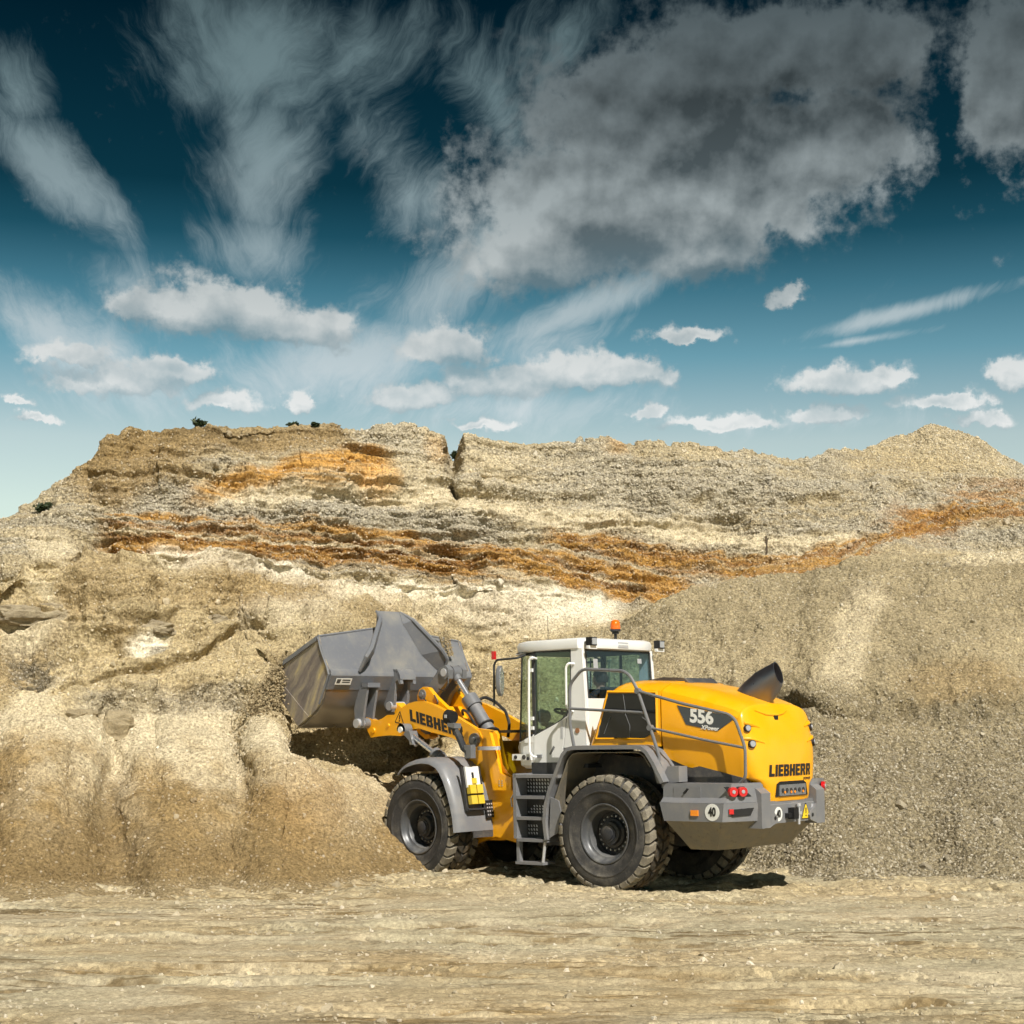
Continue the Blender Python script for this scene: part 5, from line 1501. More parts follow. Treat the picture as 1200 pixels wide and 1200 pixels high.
# mirrors
for s in (1, -1):
    mb = B().tube([(1.72, .80 * s, 3.36), (1.74, 1.0 * s, 3.30), (2.14, 1.0 * s, 3.29), (2.19, 1.0 * s, 3.22), (2.20, 1.0 * s, 2.62)], .017, 8, .06).obj('mirror_arm', 'dark', cab)
    B().loft([oval((2.035, 1.01 * s, 2.98), (0, 0, 1), (-.3, .95 * s, 0), .225, .085), oval((2.085, 1.025 * s, 2.98), (0, 0, 1), (-.3, .95 * s, 0), .225, .085), oval((2.11, 1.03 * s, 2.98), (0, 0, 1), (-.3, .95 * s, 0), .18, .06)]).bevel(.006).obj('mirror_head', 'rail', mb)
    B().loft([oval((2.026, 1.007 * s, 2.98), (0, 0, 1), (-.3, .95 * s, 0), .205, .072), oval((2.034, 1.011 * s, 2.98), (0, 0, 1), (-.3, .95 * s, 0), .205, .072)]).obj('mirror_glass', 'chrome', mb)
    B().box(2.12, 2.20, .985 * s, 1.015 * s, 2.86, 2.90).obj('mirror_clamp', 'dark', mb)
    B().box(2.165, 2.215, .975 * s, 1.025 * s, 3.30, 3.42).bevel(.008).obj('marker_lamp', 'red', mb)
    q = B().box(1.60, 1.93, .86 * s, .93 * s, 1.815, 1.905).bevel(.012).obj('front_light_box', 'decal_white', cab)
    q2 = B(); q2.cyl((1.70, .93 * s, 1.86), (1.70, .94 * s, 1.86), .034, seg=14); q2.cyl((1.86, .93 * s, 1.86), (1.86, .94 * s, 1.86), .028, seg=14); q2.cyl((1.62, .93 * s, 1.84), (1.62, .95 * s, 1.84), .022, seg=12)
    q2.obj('light_box_fittings', 'hub', q)
# interior: seat, wheel, console, far window bars
se = B(); se.box(.78, 1.28, -.22, .28, 2.08, 2.22); se.bevel(.05, 3)
seat = se.obj('driver_seat', 'seat', cab)
B().prism([(.70, 2.18), (.86, 2.18), (.80, 2.86), (.69, 2.84)], -.20, .26).bevel(.05, 3).obj('seat_back', 'seat', seat)
B().box(.90, 1.15, -.12, .18, 1.76, 2.08).obj('seat_post', 'cabin', seat)
B().box(.95, 1.30, .31, .42, 2.34, 2.40).bevel(.02).obj('armrest', 'seat', seat)
q = B(); q.cyl((1.84, .03, 1.76), (1.62, .03, 2.46), .05, seg=12); q.box(1.60, 1.95, -.30, .36, 2.02, 2.16); col_ = q.obj('steering_column', 'cabin', cab)
sw = B(); n_ = Vector((-.30, 0, .95)).normalized(); c_ = Vector((1.60, .03, 2.50)); e1 = Vector((0, 1, 0)); e2 = n_.cross(e1)
sw.tube([c_ + (e1 * math.cos(2 * PI * k / 24) + e2 * math.sin(2 * PI * k / 24)) * .20 for k in range(25)], .017, 8)
sw.tube([c_ - e1 * .2, c_ + e1 * .2], .014, 6); sw.tube([c_, c_ + e2 * .2], .014, 6)
sw.obj('steering_wheel', 'cabin', col_)
B().box(.95, 1.55, -.72, -.45, 1.76, 2.45).bevel(.03).obj('side_console', 'cabin', cab)
B().prism([(1.60, 2.62), (1.66, 2.62), (1.64, 2.86), (1.58, 2.86)], -.62, -.34).bevel(.02).obj('monitor', 'cabin', cab)
for s in (1, -1):
    B().tube([(1.22, .80 * s, 3.38), (1.22, .80 * s, 2.30)], .022, 6).obj('window_bar', 'cabin', cab) if s < 0 else None
B().box(.66, 1.95, -.77, .77, 3.355, 3.385).obj('headliner', 'cabin', cab)

# ---- front half: frame, fenders, arms
ff = B()
side_pl = [(3.02, 2.30), (2.60, 2.255), (2.52, 2.20), (2.47, 1.95), (2.40, 1.75), (2.28, 1.61), (2.16, 1.56), (2.10, 1.0), (2.12, .58), (2.58, .66), (3.1, .52), (3.95, .52), (4.15, .95), (3.75, 1.45), (3.25, 1.85)]
ff.prism(side_pl, .50, .60); ff.prism(side_pl, -.60, -.50)
front_frame = ff.bevel(.012).obj('front_frame', 'yellow', loader, True)
B().prism([(2.50, .60), (2.5, 1.9), (2.9, 2.1), (3.7, 1.35), (4.05, .95), (3.9, .56)], -.50, .50).obj('frame_core', 'yellow', front_frame, True)
q = B().prism([(2.70, 2.20), (2.62, 2.235), (2.46, 1.80), (2.40, 1.62), (2.17, 1.55), (2.17, 1.36), (2.56, 1.36), (2.62, 1.58)], .602, .66).bevel(.012).obj('frame_rib', 'yellow', front_frame, True)
q = B()
for a in range(2):
    for c in range(3):
        q.cyl((2.42 - .06 * a, .66, 1.43 + .035 * c), (2.42 - .06 * a, .668, 1.43 + .035 * c), .011, seg=8)
q.obj('rib_bolts', 'bolt', front_frame, True)
B().loft([oval((2.55, .74, 1.965), (1, .1, 0), (0, 1, 0), .21, .09), oval((2.55, .74, 2.02), (1, .1, 0), (0, 1, 0), .21, .09)]).bevel(.008).obj('grease_tray', 'zinc', front_frame, True)
B().tube([(2.14, .64, 1.30), (2.16, .68, 1.24), (2.15, .67, 1.12)], .012, 6).obj('tow_shackle', 'zinc', front_frame, True)
B().box(2.085, 2.12, .45, .62, .85, 1.25).obj('red_strip', 'red', front_frame, True)
# fender: rolled outer edge
FF = [(4.03, 1.66), (3.93, 1.745), (3.80, 1.805), (3.62, 1.85), (3.42, 1.87), (3.22, 1.855), (3.06, 1.79), (2.95, 1.69), (2.86, 1.55), (2.78, 1.38), (2.71, 1.18), (2.66, .98), (2.635, .76)]
for s in (1, -1):
    P_ = [Vector(p) for p in FF]; rows_ = []
    for i, p in enumerate(P_):
        d = (P_[min(i + 1, len(P_) - 1)] - P_[max(i - 1, 0)]).normalized(); n = Vector((d.y, -d.x))
        if n.dot(p - Vector((3.45, 1.0))) < 0: n = -n
        cs = [(.56, .0), (1.16, 0.0), (1.25, -.012), (1.31, -.045), (1.335, -.09), (1.315, -.092), (1.29, -.055), (1.23, -.035), (1.16, -.028), (.56, -.028)]
        rows_.append([(p.x + n.x * k, y * s, p.y + n.y * k) for y, k in cs])
    fd = B().loft(rows_).obj('front_fender', 'grey', loader, True, smooth=40)
    q = B().box(2.64, 2.66, .60 * s, 1.0 * s, .66, .78); q.obj('fender_stay', 'frame', fd, True)
    if s > 0:
        # wheel chocks in their holder on the rear of the fender
        ey = Vector((.17, 0, 1)).normalized(); exx = Vector((0, -1, 0)); nn = ey.cross(exx) * -1
        if nn.x > 0: nn = -nn
        o0 = Vector((2.715, .95, 1.36))
        hold = B()
        def pbox(b, s0, s1, t0, t1, h0, h1):
            pts = [o0 + exx * a + ey * c + nn * h for h in (h0, h1) for a, c in ((s0, t0), (s1, t0), (s1, t1), (s0, t1))]
            b.loft([pts[:4], pts[4:]])
        pbox(hold, -.19, .17, -.30, -.27, .0, .09); pbox(hold, -.20, -.17, -.30, .36, 0, .05); pbox(hold, .16, .18, -.30, .36, 0, .05)
        holder = hold.obj('chock_holder', 'dark', fd, True)
        b_ = B(); pbox(b_, -.13, .14, .05, .36, .02, .055); b_.bevel(.006).obj('chock_plate', 'decal_white', fd, True)
        b_ = B(); pbox(b_, -.02, .02, .10, .27, .056, .062); b_.obj('chock_slot', 'black', fd, True)
        for t0 in (-.05, -.21):
            b_ = B(); pbox(b_, -.12, .0, t0, t0 + .13, .02, .10); pbox(b_, .02, .14, t0, t0 + .13, .02, .10); b_.bevel(.012).obj('wheel_chock', 'chock', fd, True)
        b_ = B(); pbox(b_, -.03, .05, .12 - .02, .16 + .02, .056, .08); b_.obj('chock_strap', 'chock', fd, True)
        b_ = B(); pbox(b_, .20, .36, -.42, -.16, .02, .04); pf = b_.bevel(.02).obj('foot_plate', 'black', fd, True)
        b_ = B()
        for i in range(3):
            for j in range(4):
                cc = o0 + exx * (.235 + i * .045) + ey * (-.38 + j * .055) + nn * .041
                b_.face([cc + exx * .014 * math.cos(a * PI / 4) + ey * .014 * math.sin(a * PI / 4) for a in range(8)])
        b_.obj('foot_plate_holes', 'zinc', pf, True, smooth=0)  # pale discs stand in for light coming through the holes
    # headlamp on a cranked stalk
    hl = B().tube([(2.68, 1.02 * s, 1.86), (2.72, 1.02 * s, 1.95), (2.80, 1.02 * s, 2.0), (3.00, 1.01 * s, 2.30), (3.04, 1.0 * s, 2.37)], [.05, .055, .055, .045, .04], 10).obj('lamp_stalk', 'dark', loader, True)
    B().box(2.60, 2.74, .97 * s, 1.07 * s, 1.85, 2.05).bevel(.015).obj('stalk_foot', 'rail', hl, True)
    B().prism([(2.94, 2.30), (3.10, 2.33), (3.10, 2.39), (2.94, 2.37)], .94 * s, 1.08 * s).bevel(.012).obj('lamp_carrier', 'rail', hl, True)
    hh = B(); hh.cyl((3.03, 1.01 * s, 2.47), (3.15, 1.01 * s, 2.475), .095, .115, 20); hh.bevel(.012).obj('headlamp', 'black', hl, True)
    B().cyl((3.15, 1.01 * s, 2.475), (3.158, 1.01 * s, 2.475), .10, .095, 20).obj('headlamp_lens', 'lamp', hl, True)
    B().box(3.06, 3.10, 1.12 * s, 1.135 * s, 2.46, 2.51).obj('lamp_plug', 'zinc', hl, True)

# lift arms
ARM = [(5.47, 2.185), (5.56, 2.30), (5.60, 2.42), (5.585, 2.515), (5.50, 2.50), (5.33, 2.455), (5.18, 2.49), (5.05, 2.545), (4.88, 2.545), (4.70, 2.65), (4.53, 2.715), (4.36, 2.745), (4.18, 2.745), (3.92, 2.68), (3.40, 2.48), (3.02, 2.315), (2.88, 2.24), (2.82, 2.12), (2.88, 2.0), (3.02, 1.97), (3.50, 2.155), (3.78, 2.215), (3.99, 2.25), (4.14, 2.285), (4.28, 2.315), (4.42, 2.305), (4.58, 2.235), (4.72, 2.20), (5.0, 2.215), (5.25, 2.205)]
for s in (1, -1):
    arm = B().prism(ARM, .53 * s, .615 * s).bevel(.012).obj('lift_arm', 'yellow', loader, True)
    for (x, z, r) in ((5.40, 2.30, .05), (5.02, 2.375, .035)):
        q = B().cyl((x, .61 * s, z), (x, .635 * s, z), r, r * .8, 18).obj('arm_boss', 'yellow', arm, True)
    q = B(); q.cyl((2.98, .60 * s, 2.12), (2.98, .66 * s, 2.12), .11, .10, 20); q.cyl((2.98, .66 * s, 2.12), (2.98, .68 * s, 2.12), .045, seg=14); q.obj('arm_pivot_pin', 'rail', arm, True)
    B().cyl((5.545, .46 * s, 2.42), (5.545, .72 * s, 2.42), .085, seg=18).obj('bucket_pin', 'rail', arm, True)
    if s > 0:
        polys, wd = block_text('LIEBHERR', .185, .11, 0.0, 1.0)
        k_ = 1.24 / wd
        polys = [[(a * k_, b) for a, b in pl] for pl in polys]
        decal('maker_name', polys, (4.475, .6155, 2.44), (-1, 0, -.235), (.10, 0, 1), 'decal_black', arm, True, thick=.004)
    tri = [[(-.105, -.07), (.095, -.12), (.0, .11)]]
    decal('warning_triangle', [[(-.115, -.085), (.115, -.085), (.098, -.073), (-.098, -.073)], [(-.115, -.085), (-.098, -.073), (0, .098), (0, .12)], [(.115, -.085), (0, .12), (0, .098), (.098, -.073)], [(-.009, -.015), (.009, -.015), (.012, .05), (-.012, .05)], [(-.009, -.05), (.009, -.05), (.009, -.03), (-.009, -.03)]],
          (4.74, .6155 if s > 0 else -.6155, 2.485), (-1 * s, 0, -.2 * s), (-.1, 0, 1), 'decal_black', arm, True, thick=.004)
    # lift cylinder
    p0, p1 = Vector((4.50, .72 * s, 2.30)), Vector((2.85, .72 * s, 1.42))
    dcy = (p1 - p0).normalized()
    cyl = B().cyl(p0 + dcy * .80, p1, .088, seg=20).bevel(.012).obj('lift_cylinder', 'grey', loader, True)
    q = B(); q.cyl(p0 + dcy * .80, p0 + dcy * .95, .105, seg=20); q.obj('cylinder_head', 'rail', cyl, True)
    B().cyl(p0 + dcy * .1, p0 + dcy * .82, .042, seg=16).obj('piston_rod', 'chrome', cyl, True)
    q = B(); q.prism([(p0.x + .10 * math.cos(a), p0.z + .10 * math.sin(a)) for a in [math.radians(d) for d in range(-10, 260, 30)]] + [(p0.x - .28, p0.z - .24), (p0.x - .20, p0.z - .02)], .64 * s, .80 * s); q.bevel(.012).obj('rod_eye', 'rail', cyl, True)
    B().cyl((p0.x, .80 * s, p0.z), (p0.x, .825 * s, p0.z), .048, seg=16).obj('rod_pin', 'decal_white', cyl, True)
B().cyl((4.30, -.53, 2.50), (4.30, .53, 2.50), .14, seg=24).obj('cross_tube', 'yellow', loader, True)
B().prism([(4.62, 2.62), (4.2, 2.66), (4.05, 2.45), (4.5, 2.40)], -.53, .53).bevel(.02).obj('cross_plate', 'yellow', loader, True)
# horns that carry the tilt lever
for s in (1, -1):
    hn = B().prism([(4.62, 2.62), (4.63, 2.84), (4.58, 2.94), (4.48, 2.985), (4.37, 2.965), (4.22, 2.83), (3.88, 2.60), (3.95, 2.45), (4.4, 2.42)], .24 * s, .33 * s).bevel(.02).obj('lever_horn', 'yellow', loader, True)
    q = B(); q.cyl((4.50, .33 * s, 2.86), (4.50, .345 * s, 2.86), .085, seg=20); q.cyl((4.50, .345 * s, 2.86), (4.50, .37 * s, 2.86), .04, seg=14); q.obj('horn_pin', 'rail', hn, True)
    q = B().tube([(4.45, .35 * s, 2.80), (4.32, .37 * s, 2.70), (4.18, .36 * s, 2.66), (4.10, .35 * s, 2.72), (4.20, .345 * s, 2.84)], .012, 6, .05).obj('grease_line', 'hose', hn, True)
# tilt lever, link and cylinder
LV = [(4.02, 3.10), (4.00, 3.24), (4.10, 3.32), (4.24, 3.28), (4.52, 3.00), (4.66, 2.86), (4.74, 2.5), (4.72, 2.28), (4.60, 2.22), (4.48, 2.34), (4.42, 2.7), (4.32, 2.86), (4.12, 3.02)]
lev = B(); lev.prism(LV, .10, .19); lev.prism(LV, -.19, -.10)
lever = lev.bevel(.015).obj('tilt_lever', 'rail', loader, True)
B().cyl((4.11, -.23, 3.20), (4.11, .23, 3.20), .065, seg=18).obj('lever_pin', 'zinc', lever, True)
q = B(); q.cyl((4.11, .19, 3.20), (4.11, .215, 3.20), .11, seg=20); q.obj('lever_collar', 'rail', lever, True)
B().prism([(4.60, 2.18), (4.72, 2.30), (5.46, 2.76), (5.56, 2.70), (5.50, 2.60), (4.72, 2.14)], -.09, .09).bevel(.02).obj('tilt_link', 'yellow', loader, True)
t0, t1 = Vector((4.11, 0, 3.20)), Vector((3.20, 0, 2.12))
dt = (t1 - t0).normalized()
tc_ = B().cyl(t0 + dt * .56, t1, .108, seg=24).bevel(.012).obj('tilt_cylinder', 'grey', loader, True)
q = B(); q.cyl(t0 + dt * .54, t0 + dt * .74, .135, seg=24); q.bevel(.012).obj('cylinder_head', 'rail', tc_, True)
B().cyl(t0 + dt * .1, t0 + dt * .56, .05, seg=18).obj('piston_rod', 'chrome', tc_, True)
q = B(); q.prism([(t0.x + .11 * math.cos(math.radians(a)), t0.z + .11 * math.sin(math.radians(a))) for a in range(0, 360, 20)], -.085, .085); q.cyl(t0, t0 + dt * .18, .07, seg=14); q.bevel(.01).obj('rod_eye', 'rail', tc_, True)
def ring_hose(c, d, r, t):
    n = d.orthogonal().normalized(); e = d.cross(n)
    return [c + (n * math.cos(a) + e * math.sin(a)) * r for a in [2 * PI * k / 16 for k in range(17)]]
q = B(); q.tube(ring_hose(t0 + dt * 1.12, dt, .125, 0), .018, 6); q.tube(ring_hose(t0 + dt * 1.30, (dt + Vector((0, .3, 0))).normalized(), .135, 0), .02, 6); q.obj('cylinder_clamp', 'hose', tc_, True)
q = B()
q.tube([(3.68, -.08, 2.72), (3.60, -.18, 2.80), (3.42, -.24, 2.72), (3.20, -.26, 2.56), (3.10, -.24, 2.36), (3.10, -.2, 2.15)], .025, 7, .06)
q.tube([(3.80, .10, 2.52), (3.70, .22, 2.60), (3.52, .26, 2.56), (3.42, .22, 2.38), (3.40, .1, 2.2)], .022, 7, .08)
q.tube([(4.02, .20, 3.14), (3.98, .24, 3.0), (4.06, .26, 2.90), (4.20, .25, 2.94)], .012, 6, .05)
q.obj('hydraulic_hose', 'hose', loader, True)
q = B(); q.tube([(4.50, .50, 2.16), (4.42, .56, 2.05), (4.36, .55, 2.10)], .03, 7); q.box(4.38, 4.55, .42, .58, 2.06, 2.14); q.obj('hose_clamp', 'zinc', loader, True)
# silver plate behind the tower (upper frame cover)
B().box(2.30, 3.0, -.50, .50, 2.22, 2.26).obj('tower_cover', 'frame', front_frame, True)

# ---- bucket
HWL, HWR = 1.485, 1.60
bucket = empty('bucket', (0, 0, 0), loader)
SIDE = [(5.70, 3.83), (6.10, 3.68), (6.60, 3.47), (6.66, 3.30), (6.69, 3.12), (6.755, 2.885), (6.265, 2.395), (6.10, 2.46), (5.93, 2.565), (5.80, 2.64), (5.69, 2.74), (5.61, 2.87), (5.555, 2.985), (5.43, 3.21), (5.47, 3.32), (5.62, 3.60)]
for s in (1, -1):
    HWB = HWL if s > 0 else HWR
    sp_ = B().prism(SIDE, (HWB - .03) * s, HWB * s).bevel(.006).obj('side_plate', 'scoured', bucket, True)
    B().prism([(5.72, 3.835), (6.62, 3.475), (6.63, 3.40), (5.74, 3.755)], HWB * s, (HWB + .03) * s).bevel(.006).obj('rim_bar', 'bucket', sp_, True)
    B().prism([(6.69, 3.11), (6.755, 2.885), (6.265, 2.395), (5.96, 2.545), (6.0, 2.56)], HWB * s, (HWB + .012) * s).bevel(.003).obj('wear_plate', 'scoured', sp_, True)
    B().tube([(5.70, (HWB + .01) * s, 3.82), (5.62, (HWB + .012) * s, 3.60), (5.47, (HWB + .012) * s, 3.32), (5.43, (HWB + .012) * s, 3.21), (5.555, (HWB + .012) * s, 2.985), (5.69, (HWB + .01) * s, 2.74)], .018, 6).obj('edge_bead', 'bucket', sp_, True)
def sheet(prof, y0, y1, t, name, mat, parent, bev=.006):
    return strip(prof, t, y0, y1).bevel(bev).obj(name, mat, parent, True)
# floor, belly, lower back, upper back (wings)
sheet([(6.76, 2.88), (6.265, 2.39)], -HWR + .03, HWL - .03, -.04, 'floor_plate', 'steel', bucket)
sheet([(6.265, 2.39), (6.10, 2.455), (5.93, 2.56), (5.80, 2.635), (5.69, 2.735), (5.61, 2.865), (5.553, 2.985)], -HWR + .031, HWL - .031, -.03, 'belly_sheet', 'belly', bucket, .003)
lb = sheet([(5.552, 2.986), (5.47, 3.13), (5.428, 3.20), (5.432, 3.235), (5.46, 3.27)], -HWR + .01, HWL - .01, -.04, 'back_sheet', 'bucket', bucket, .004)
for s in (1, -1):
    wing = B(); YW = (HWL if s > 0 else HWR) - .01
    top_i, top_o = (5.86, 4.02), (5.715, 3.83)
    # outer wing panels lean forwards and rise towards the middle
    r0 = [(5.46, .70 * s, 3.27), (5.46, YW * s, 3.27)]
    r1 = [(5.585, .45 * s, 3.55), (5.585, YW * s, 3.55)]
    r2 = [(5.81, .16 * s, 4.01), (5.715, YW * s, 3.825)]
    th = Vector((.03, 0, -.012))
    bk = [[tuple(Vector(p) + th) for p in r] for r in (r0, r1, r2)]
    loop = [r0, r1, r2] + bk[::-1]
    wing.loft([[r[0] for r in loop], [r[1] for r in loop]])
    wing.bevel(.004, 1)
    wing.obj('wing_panel', 'bucket', bucket, True, smooth=20)
    B().tube([(5.82, .16 * s, 4.01), (5.72, YW * s, 3.83)], .022, 6).obj('wing_edge', 'bucket', bucket, True)
# spill guard: trapezoid standing out from the back, with folded cheeks
G0, G1, G2, G3 = .86, .62, .40, .40
sgp = B()
rows_ = [[(5.40, G0, 3.255), (5.40, -G0, 3.255)], [(5.475, .51, 3.56), (5.475, -.51, 3.56)], [(5.60, .22, 4.08), (5.60, -.22, 4.08)], [(5.71, .24, 4.29), (5.71, -.24, 4.29)]]
th = Vector((.045, 0, -.01))
loop = rows_ + [[tuple(Vector(p) + th) for p in r] for r in rows_[::-1]]
sgp.loft([[r[0] for r in loop], [r[1] for r in loop]])
sg_ = sgp.bevel(.008).obj('spill_guard', 'bucket', bucket, True, smooth=20)
for s in (1, -1):
    ck = B()
    i_e = [Vector((5.40, G0 * s, 3.262)), Vector((5.445, .655 * s, 3.44)), Vector((5.475, .515 * s, 3.56)), Vector((5.60, .225 * s, 4.08)), Vector((5.71, .245 * s, 4.285))]
    ofs = [Vector((-.03, .03 * s, .0)), Vector((-.22, .21 * s, .05)), Vector((-.25, .24 * s, .07)), Vector((-.12, .12 * s, .06)), Vector((-.01, .0, .0))]
    o_e = [a + b for a, b in zip(i_e, ofs)]
    tk = Vector((.012, .03 * s, 0))
    for k in range(4):
        ck.loft([[i_e[k], o_e[k], o_e[k] + tk, i_e[k] + tk], [i_e[k + 1], o_e[k + 1], o_e[k + 1] + tk, i_e[k + 1] + tk]])
    bmesh.ops.remove_doubles(ck.bm, verts=ck.bm.verts[:], dist=.0005)
    ck.obj('guard_cheek', 'bucket', sg_, True, smooth=25)
    B().tube([o_e[0] + tk * .5, o_e[1] + tk * .5, o_e[2] + tk * .5, o_e[3] + tk * .5, o_e[4] + tk * .5], [.025, .038, .042, .038, .018], 8).obj('guard_bead', 'bucket', sg_, True)
# mounting brackets: a pair of plates at each arm, a hooked pair in the middle
for yb in (.80, -.80):
    for dy in (-.10, .10):
        pl_ = [(5.36, 3.02), (5.32, 2.99), (5.42, 2.60), (5.46, 2.38), (5.56, 2.32), (5.64, 2.38), (5.66, 2.66), (5.60, 2.86), (5.54, 3.0)]
        B().prism(pl_, yb + dy - .022 - (.12 if yb > 0 else -.12), yb + dy + .022 - (.12 if yb > 0 else -.12)).bevel(.006).obj('hinge_bracket', 'bucket', bucket, True)
    c = yb - (.12 if yb > 0 else -.12)
    B().box(5.29, 5.44, c - .13, c + .13, 3.0, 3.075).bevel(.012).obj('bracket_stop', 'bucket', bucket, True)
    B().cyl((5.55, c - .18, 2.42), (5.55, c + .18, 2.42), .075, seg=18).obj('hinge_pin', 'zinc', bucket, True)
for dy in (-.14, .14):
    B().prism([(5.40, 3.30), (5.30, 3.27), (5.24, 3.15), (5.22, 3.06), (5.27, 3.05), (5.29, 3.12), (5.36, 3.10), (5.40, 2.80), (5.46, 2.60), (5.60, 2.58), (5.66, 2.75), (5.56, 3.0), (5.45, 3.2)], dy - .03, dy + .03).bevel(.006).obj('hook_bracket', 'bucket', bucket, True)
B().prism([(5.41, 3.31), (5.30, 3.30), (5.235, 3.20), (5.225, 3.13), (5.26, 3.135), (5.32, 3.25), (5.42, 3.27)], -.17, .17).bevel(.008).obj('hook_cover', 'bucket', bucket, True)
B().cyl((5.50, -.20, 2.70), (5.50, .20, 2.70), .075, seg=18).obj('link_pin', 'zinc', bucket, True)
decal('maker_plate', [[(0, 0), (.32, 0), (.32, .115), (0, .115)]], (5.445, 1.37, 3.045), (0, -1, 0), (-.50, 0, .866), 'decal_white', bucket, True, thick=.004)
decal('plate_mark', [[(.02, .02), (.09, .02), (.10, .095), (.02, .095)], [(.13, .065), (.29, .065), (.29, .09), (.13, .09)], [(.13, .028), (.29, .028), (.29, .05), (.13, .05)]], (5.4412, 1.37, 3.0475), (0, -1, 0), (-.50, 0, .866), 'slate', bucket, True, thick=.003)

# ------------------------------------------------------------------ the operator
def build_person():
    root = empty('person')
    root.matrix_world = ROOT_M
    tag(root, 'operator in dark clothes sitting in the cab, hands on the steering wheel', 'person')
    V, E, Rr = [], [], []
    def v(p, r):
        V.append(p); Rr.append(r); return len(V) - 1
    def chain(i, pts):
        for p, r in pts:
            k = v(p, r); E.append((i, k)); i = k
        return i
    y0 = .03
    pel = v((.99, y0, 2.30), (.15, .13))
    ch = chain(pel, [((.965, y0, 2.46), (.14, .12)), ((.955, y0, 2.64), (.16, .13)), ((.95, y0, 2.76), (.12, .10))])
    nk = chain(ch, [((.955, y0, 2.85), .06), ((.985, y0, 2.92), .082), ((.985, y0, 3.00), .098), ((.975, y0, 3.065), .085)])
    chain(nk - 1, [((1.085, y0, 2.965), .02)])                     # nose
    for s in (1, -1):
        chain(nk - 1, [((.97, y0 + .098 * s, 2.965), .022)])       # ears
        sh = chain(ch, [((.95, y0 + .19 * s, 2.735), .075)])
        el = chain(sh, [((1.02, y0 + .25 * s, 2.60), .058), ((1.13, y0 + .27 * s, 2.48), .046)])
        wr = chain(el, [((1.30, y0 + .235 * s, 2.50), .040), ((1.42, y0 + .205 * s, 2.525), .030)])
        pm = chain(wr, [((1.475, y0 + .195 * s, 2.54), (.036, .022))])
        for k in range(4):                                          # fingers curl over the rim of the wheel
            dy = (k - 1.5) * .02
            f0 = (1.525, y0 + (.19) * s + dy, 2.552 - abs(dy) * .2); L_ = (1.0, 1.12, 1.06, .85)[k]
            chain(pm, [(f0, .010), ((1.525 + .035 * L_, f0[1] - .004 * s, 2.535), .009), ((1.525 + .03 * L_, f0[1] - .006 * s, 2.505), .008)])
        chain(pm, [((1.48, y0 + .16 * s, 2.535), .012), ((1.51, y0 + .145 * s, 2.53), .010)])
        hp = chain(pel, [((1.03, y0 + .10 * s, 2.285), .10)])
        kn = chain(hp, [((1.25, y0 + .14 * s, 2.33), .082), ((1.45, y0 + .16 * s, 2.32), .065)])
        an = chain(kn, [((1.52, y0 + .16 * s, 2.10), .055), ((1.56, y0 + .16 * s, 1.86), .042)])
        chain(an, [((1.68, y0 + .16 * s, 1.80), .042)])
    me = bpy.data.meshes.new('body'); me.from_pydata(V, E, [])
    o = bpy.data.objects.new('body_skeleton', me); COL.objects.link(o)
    md = o.modifiers.new('skin', 'SKIN'); md.use_smooth_shade = True
    for k, sv in enumerate(me.skin_vertices[0].data):
        r = Rr[k]; sv.radius = r if isinstance(r, tuple) else (r, r)
        sv.use_root = (k == pel)
    sb = o.modifiers.new('sub', 'SUBSURF'); sb.levels = 2; sb.render_levels = 2
    dg = bpy.context.evaluated_depsgraph_get()
    body = bpy.data.meshes.new_from_object(o.evaluated_get(dg))
    bpy.data.objects.remove(o)
    skin, t, b = new_mat('skin'); b.inputs['Roughness'].default_value = 0.55
    t.link(t.ramp(t.noise(t.node('ShaderNodeTexCoord').outputs['Object'], 18, 3), [(0.3, (0.42, 0.20, 0.13)), (0.7, (0.52, 0.27, 0.18))]), b.inputs['Base Color'])
    cloth, t, b = new_mat('work_clothes'); b.inputs['Roughness'].default_value = 0.9
    t.link(t.ramp(t.noise(t.node('ShaderNodeTexCoord').outputs['Object'], 9, 5), [(0.3, (0.020, 0.022, 0.030)), (0.7, (0.050, 0.052, 0.062))]), b.inputs['Base Color'])
    hair, t, b = new_mat('hair'); b.inputs['Roughness'].default_value = 0.7
    t.link(t.ramp(t.noise(t.node('ShaderNodeTexCoord').outputs['Object'], 40, 4), [(0.3, (0.014, 0.010, 0.008)), (0.7, (0.05, 0.032, 0.02))]), b.inputs['Base Color'])
    body.materials.clear(); body.materials.append(cloth); body.materials.append(skin)
    for p in body.polygons:
        c = p.center
        p.material_index = 1 if (c.z > 2.83 or (c.x > 1.42 and c.z > 2.46)) else 0
        p.use_smooth = True
    bo = bpy.data.objects.new('body', body); COL.objects.link(bo); bo.parent = root
    hb = B()
    rings = []
    for z, r, dx in ((2.93, .096, -.03), (2.99, .112, -.022), (3.05, .108, -.012), (3.10, .085, -.008), (3.128, .05, -.006), (3.138, .012, -.006)):
        rings.append([(.985 + dx + r * math.cos(2 * PI * k / 20) * (1.0 if math.cos(2 * PI * k / 20) < 0 or z > 3.04 else .35), y0 + r * math.sin(2 * PI * k / 20), z + .006 * math.sin(5 * k)) for k in range(20)])
    hb.loft(rings).obj('hair', hair, root, smooth=60)
    eb = B()
    for s in (1, -1):
        eb.cyl((1.072, y0 + .034 * s, 2.985), (1.08, y0 + .034 * s, 2.985), .010, .006, 10)
    eb.obj('eyes', 'black', root)
    mb = B(); mb.tube([(1.068, y0 - .025, 2.905), (1.076, y0, 2.902), (1.068, y0 + .025, 2.905)], .007, 6); mb.obj('mouth', skin, root)
    return root


build_person()


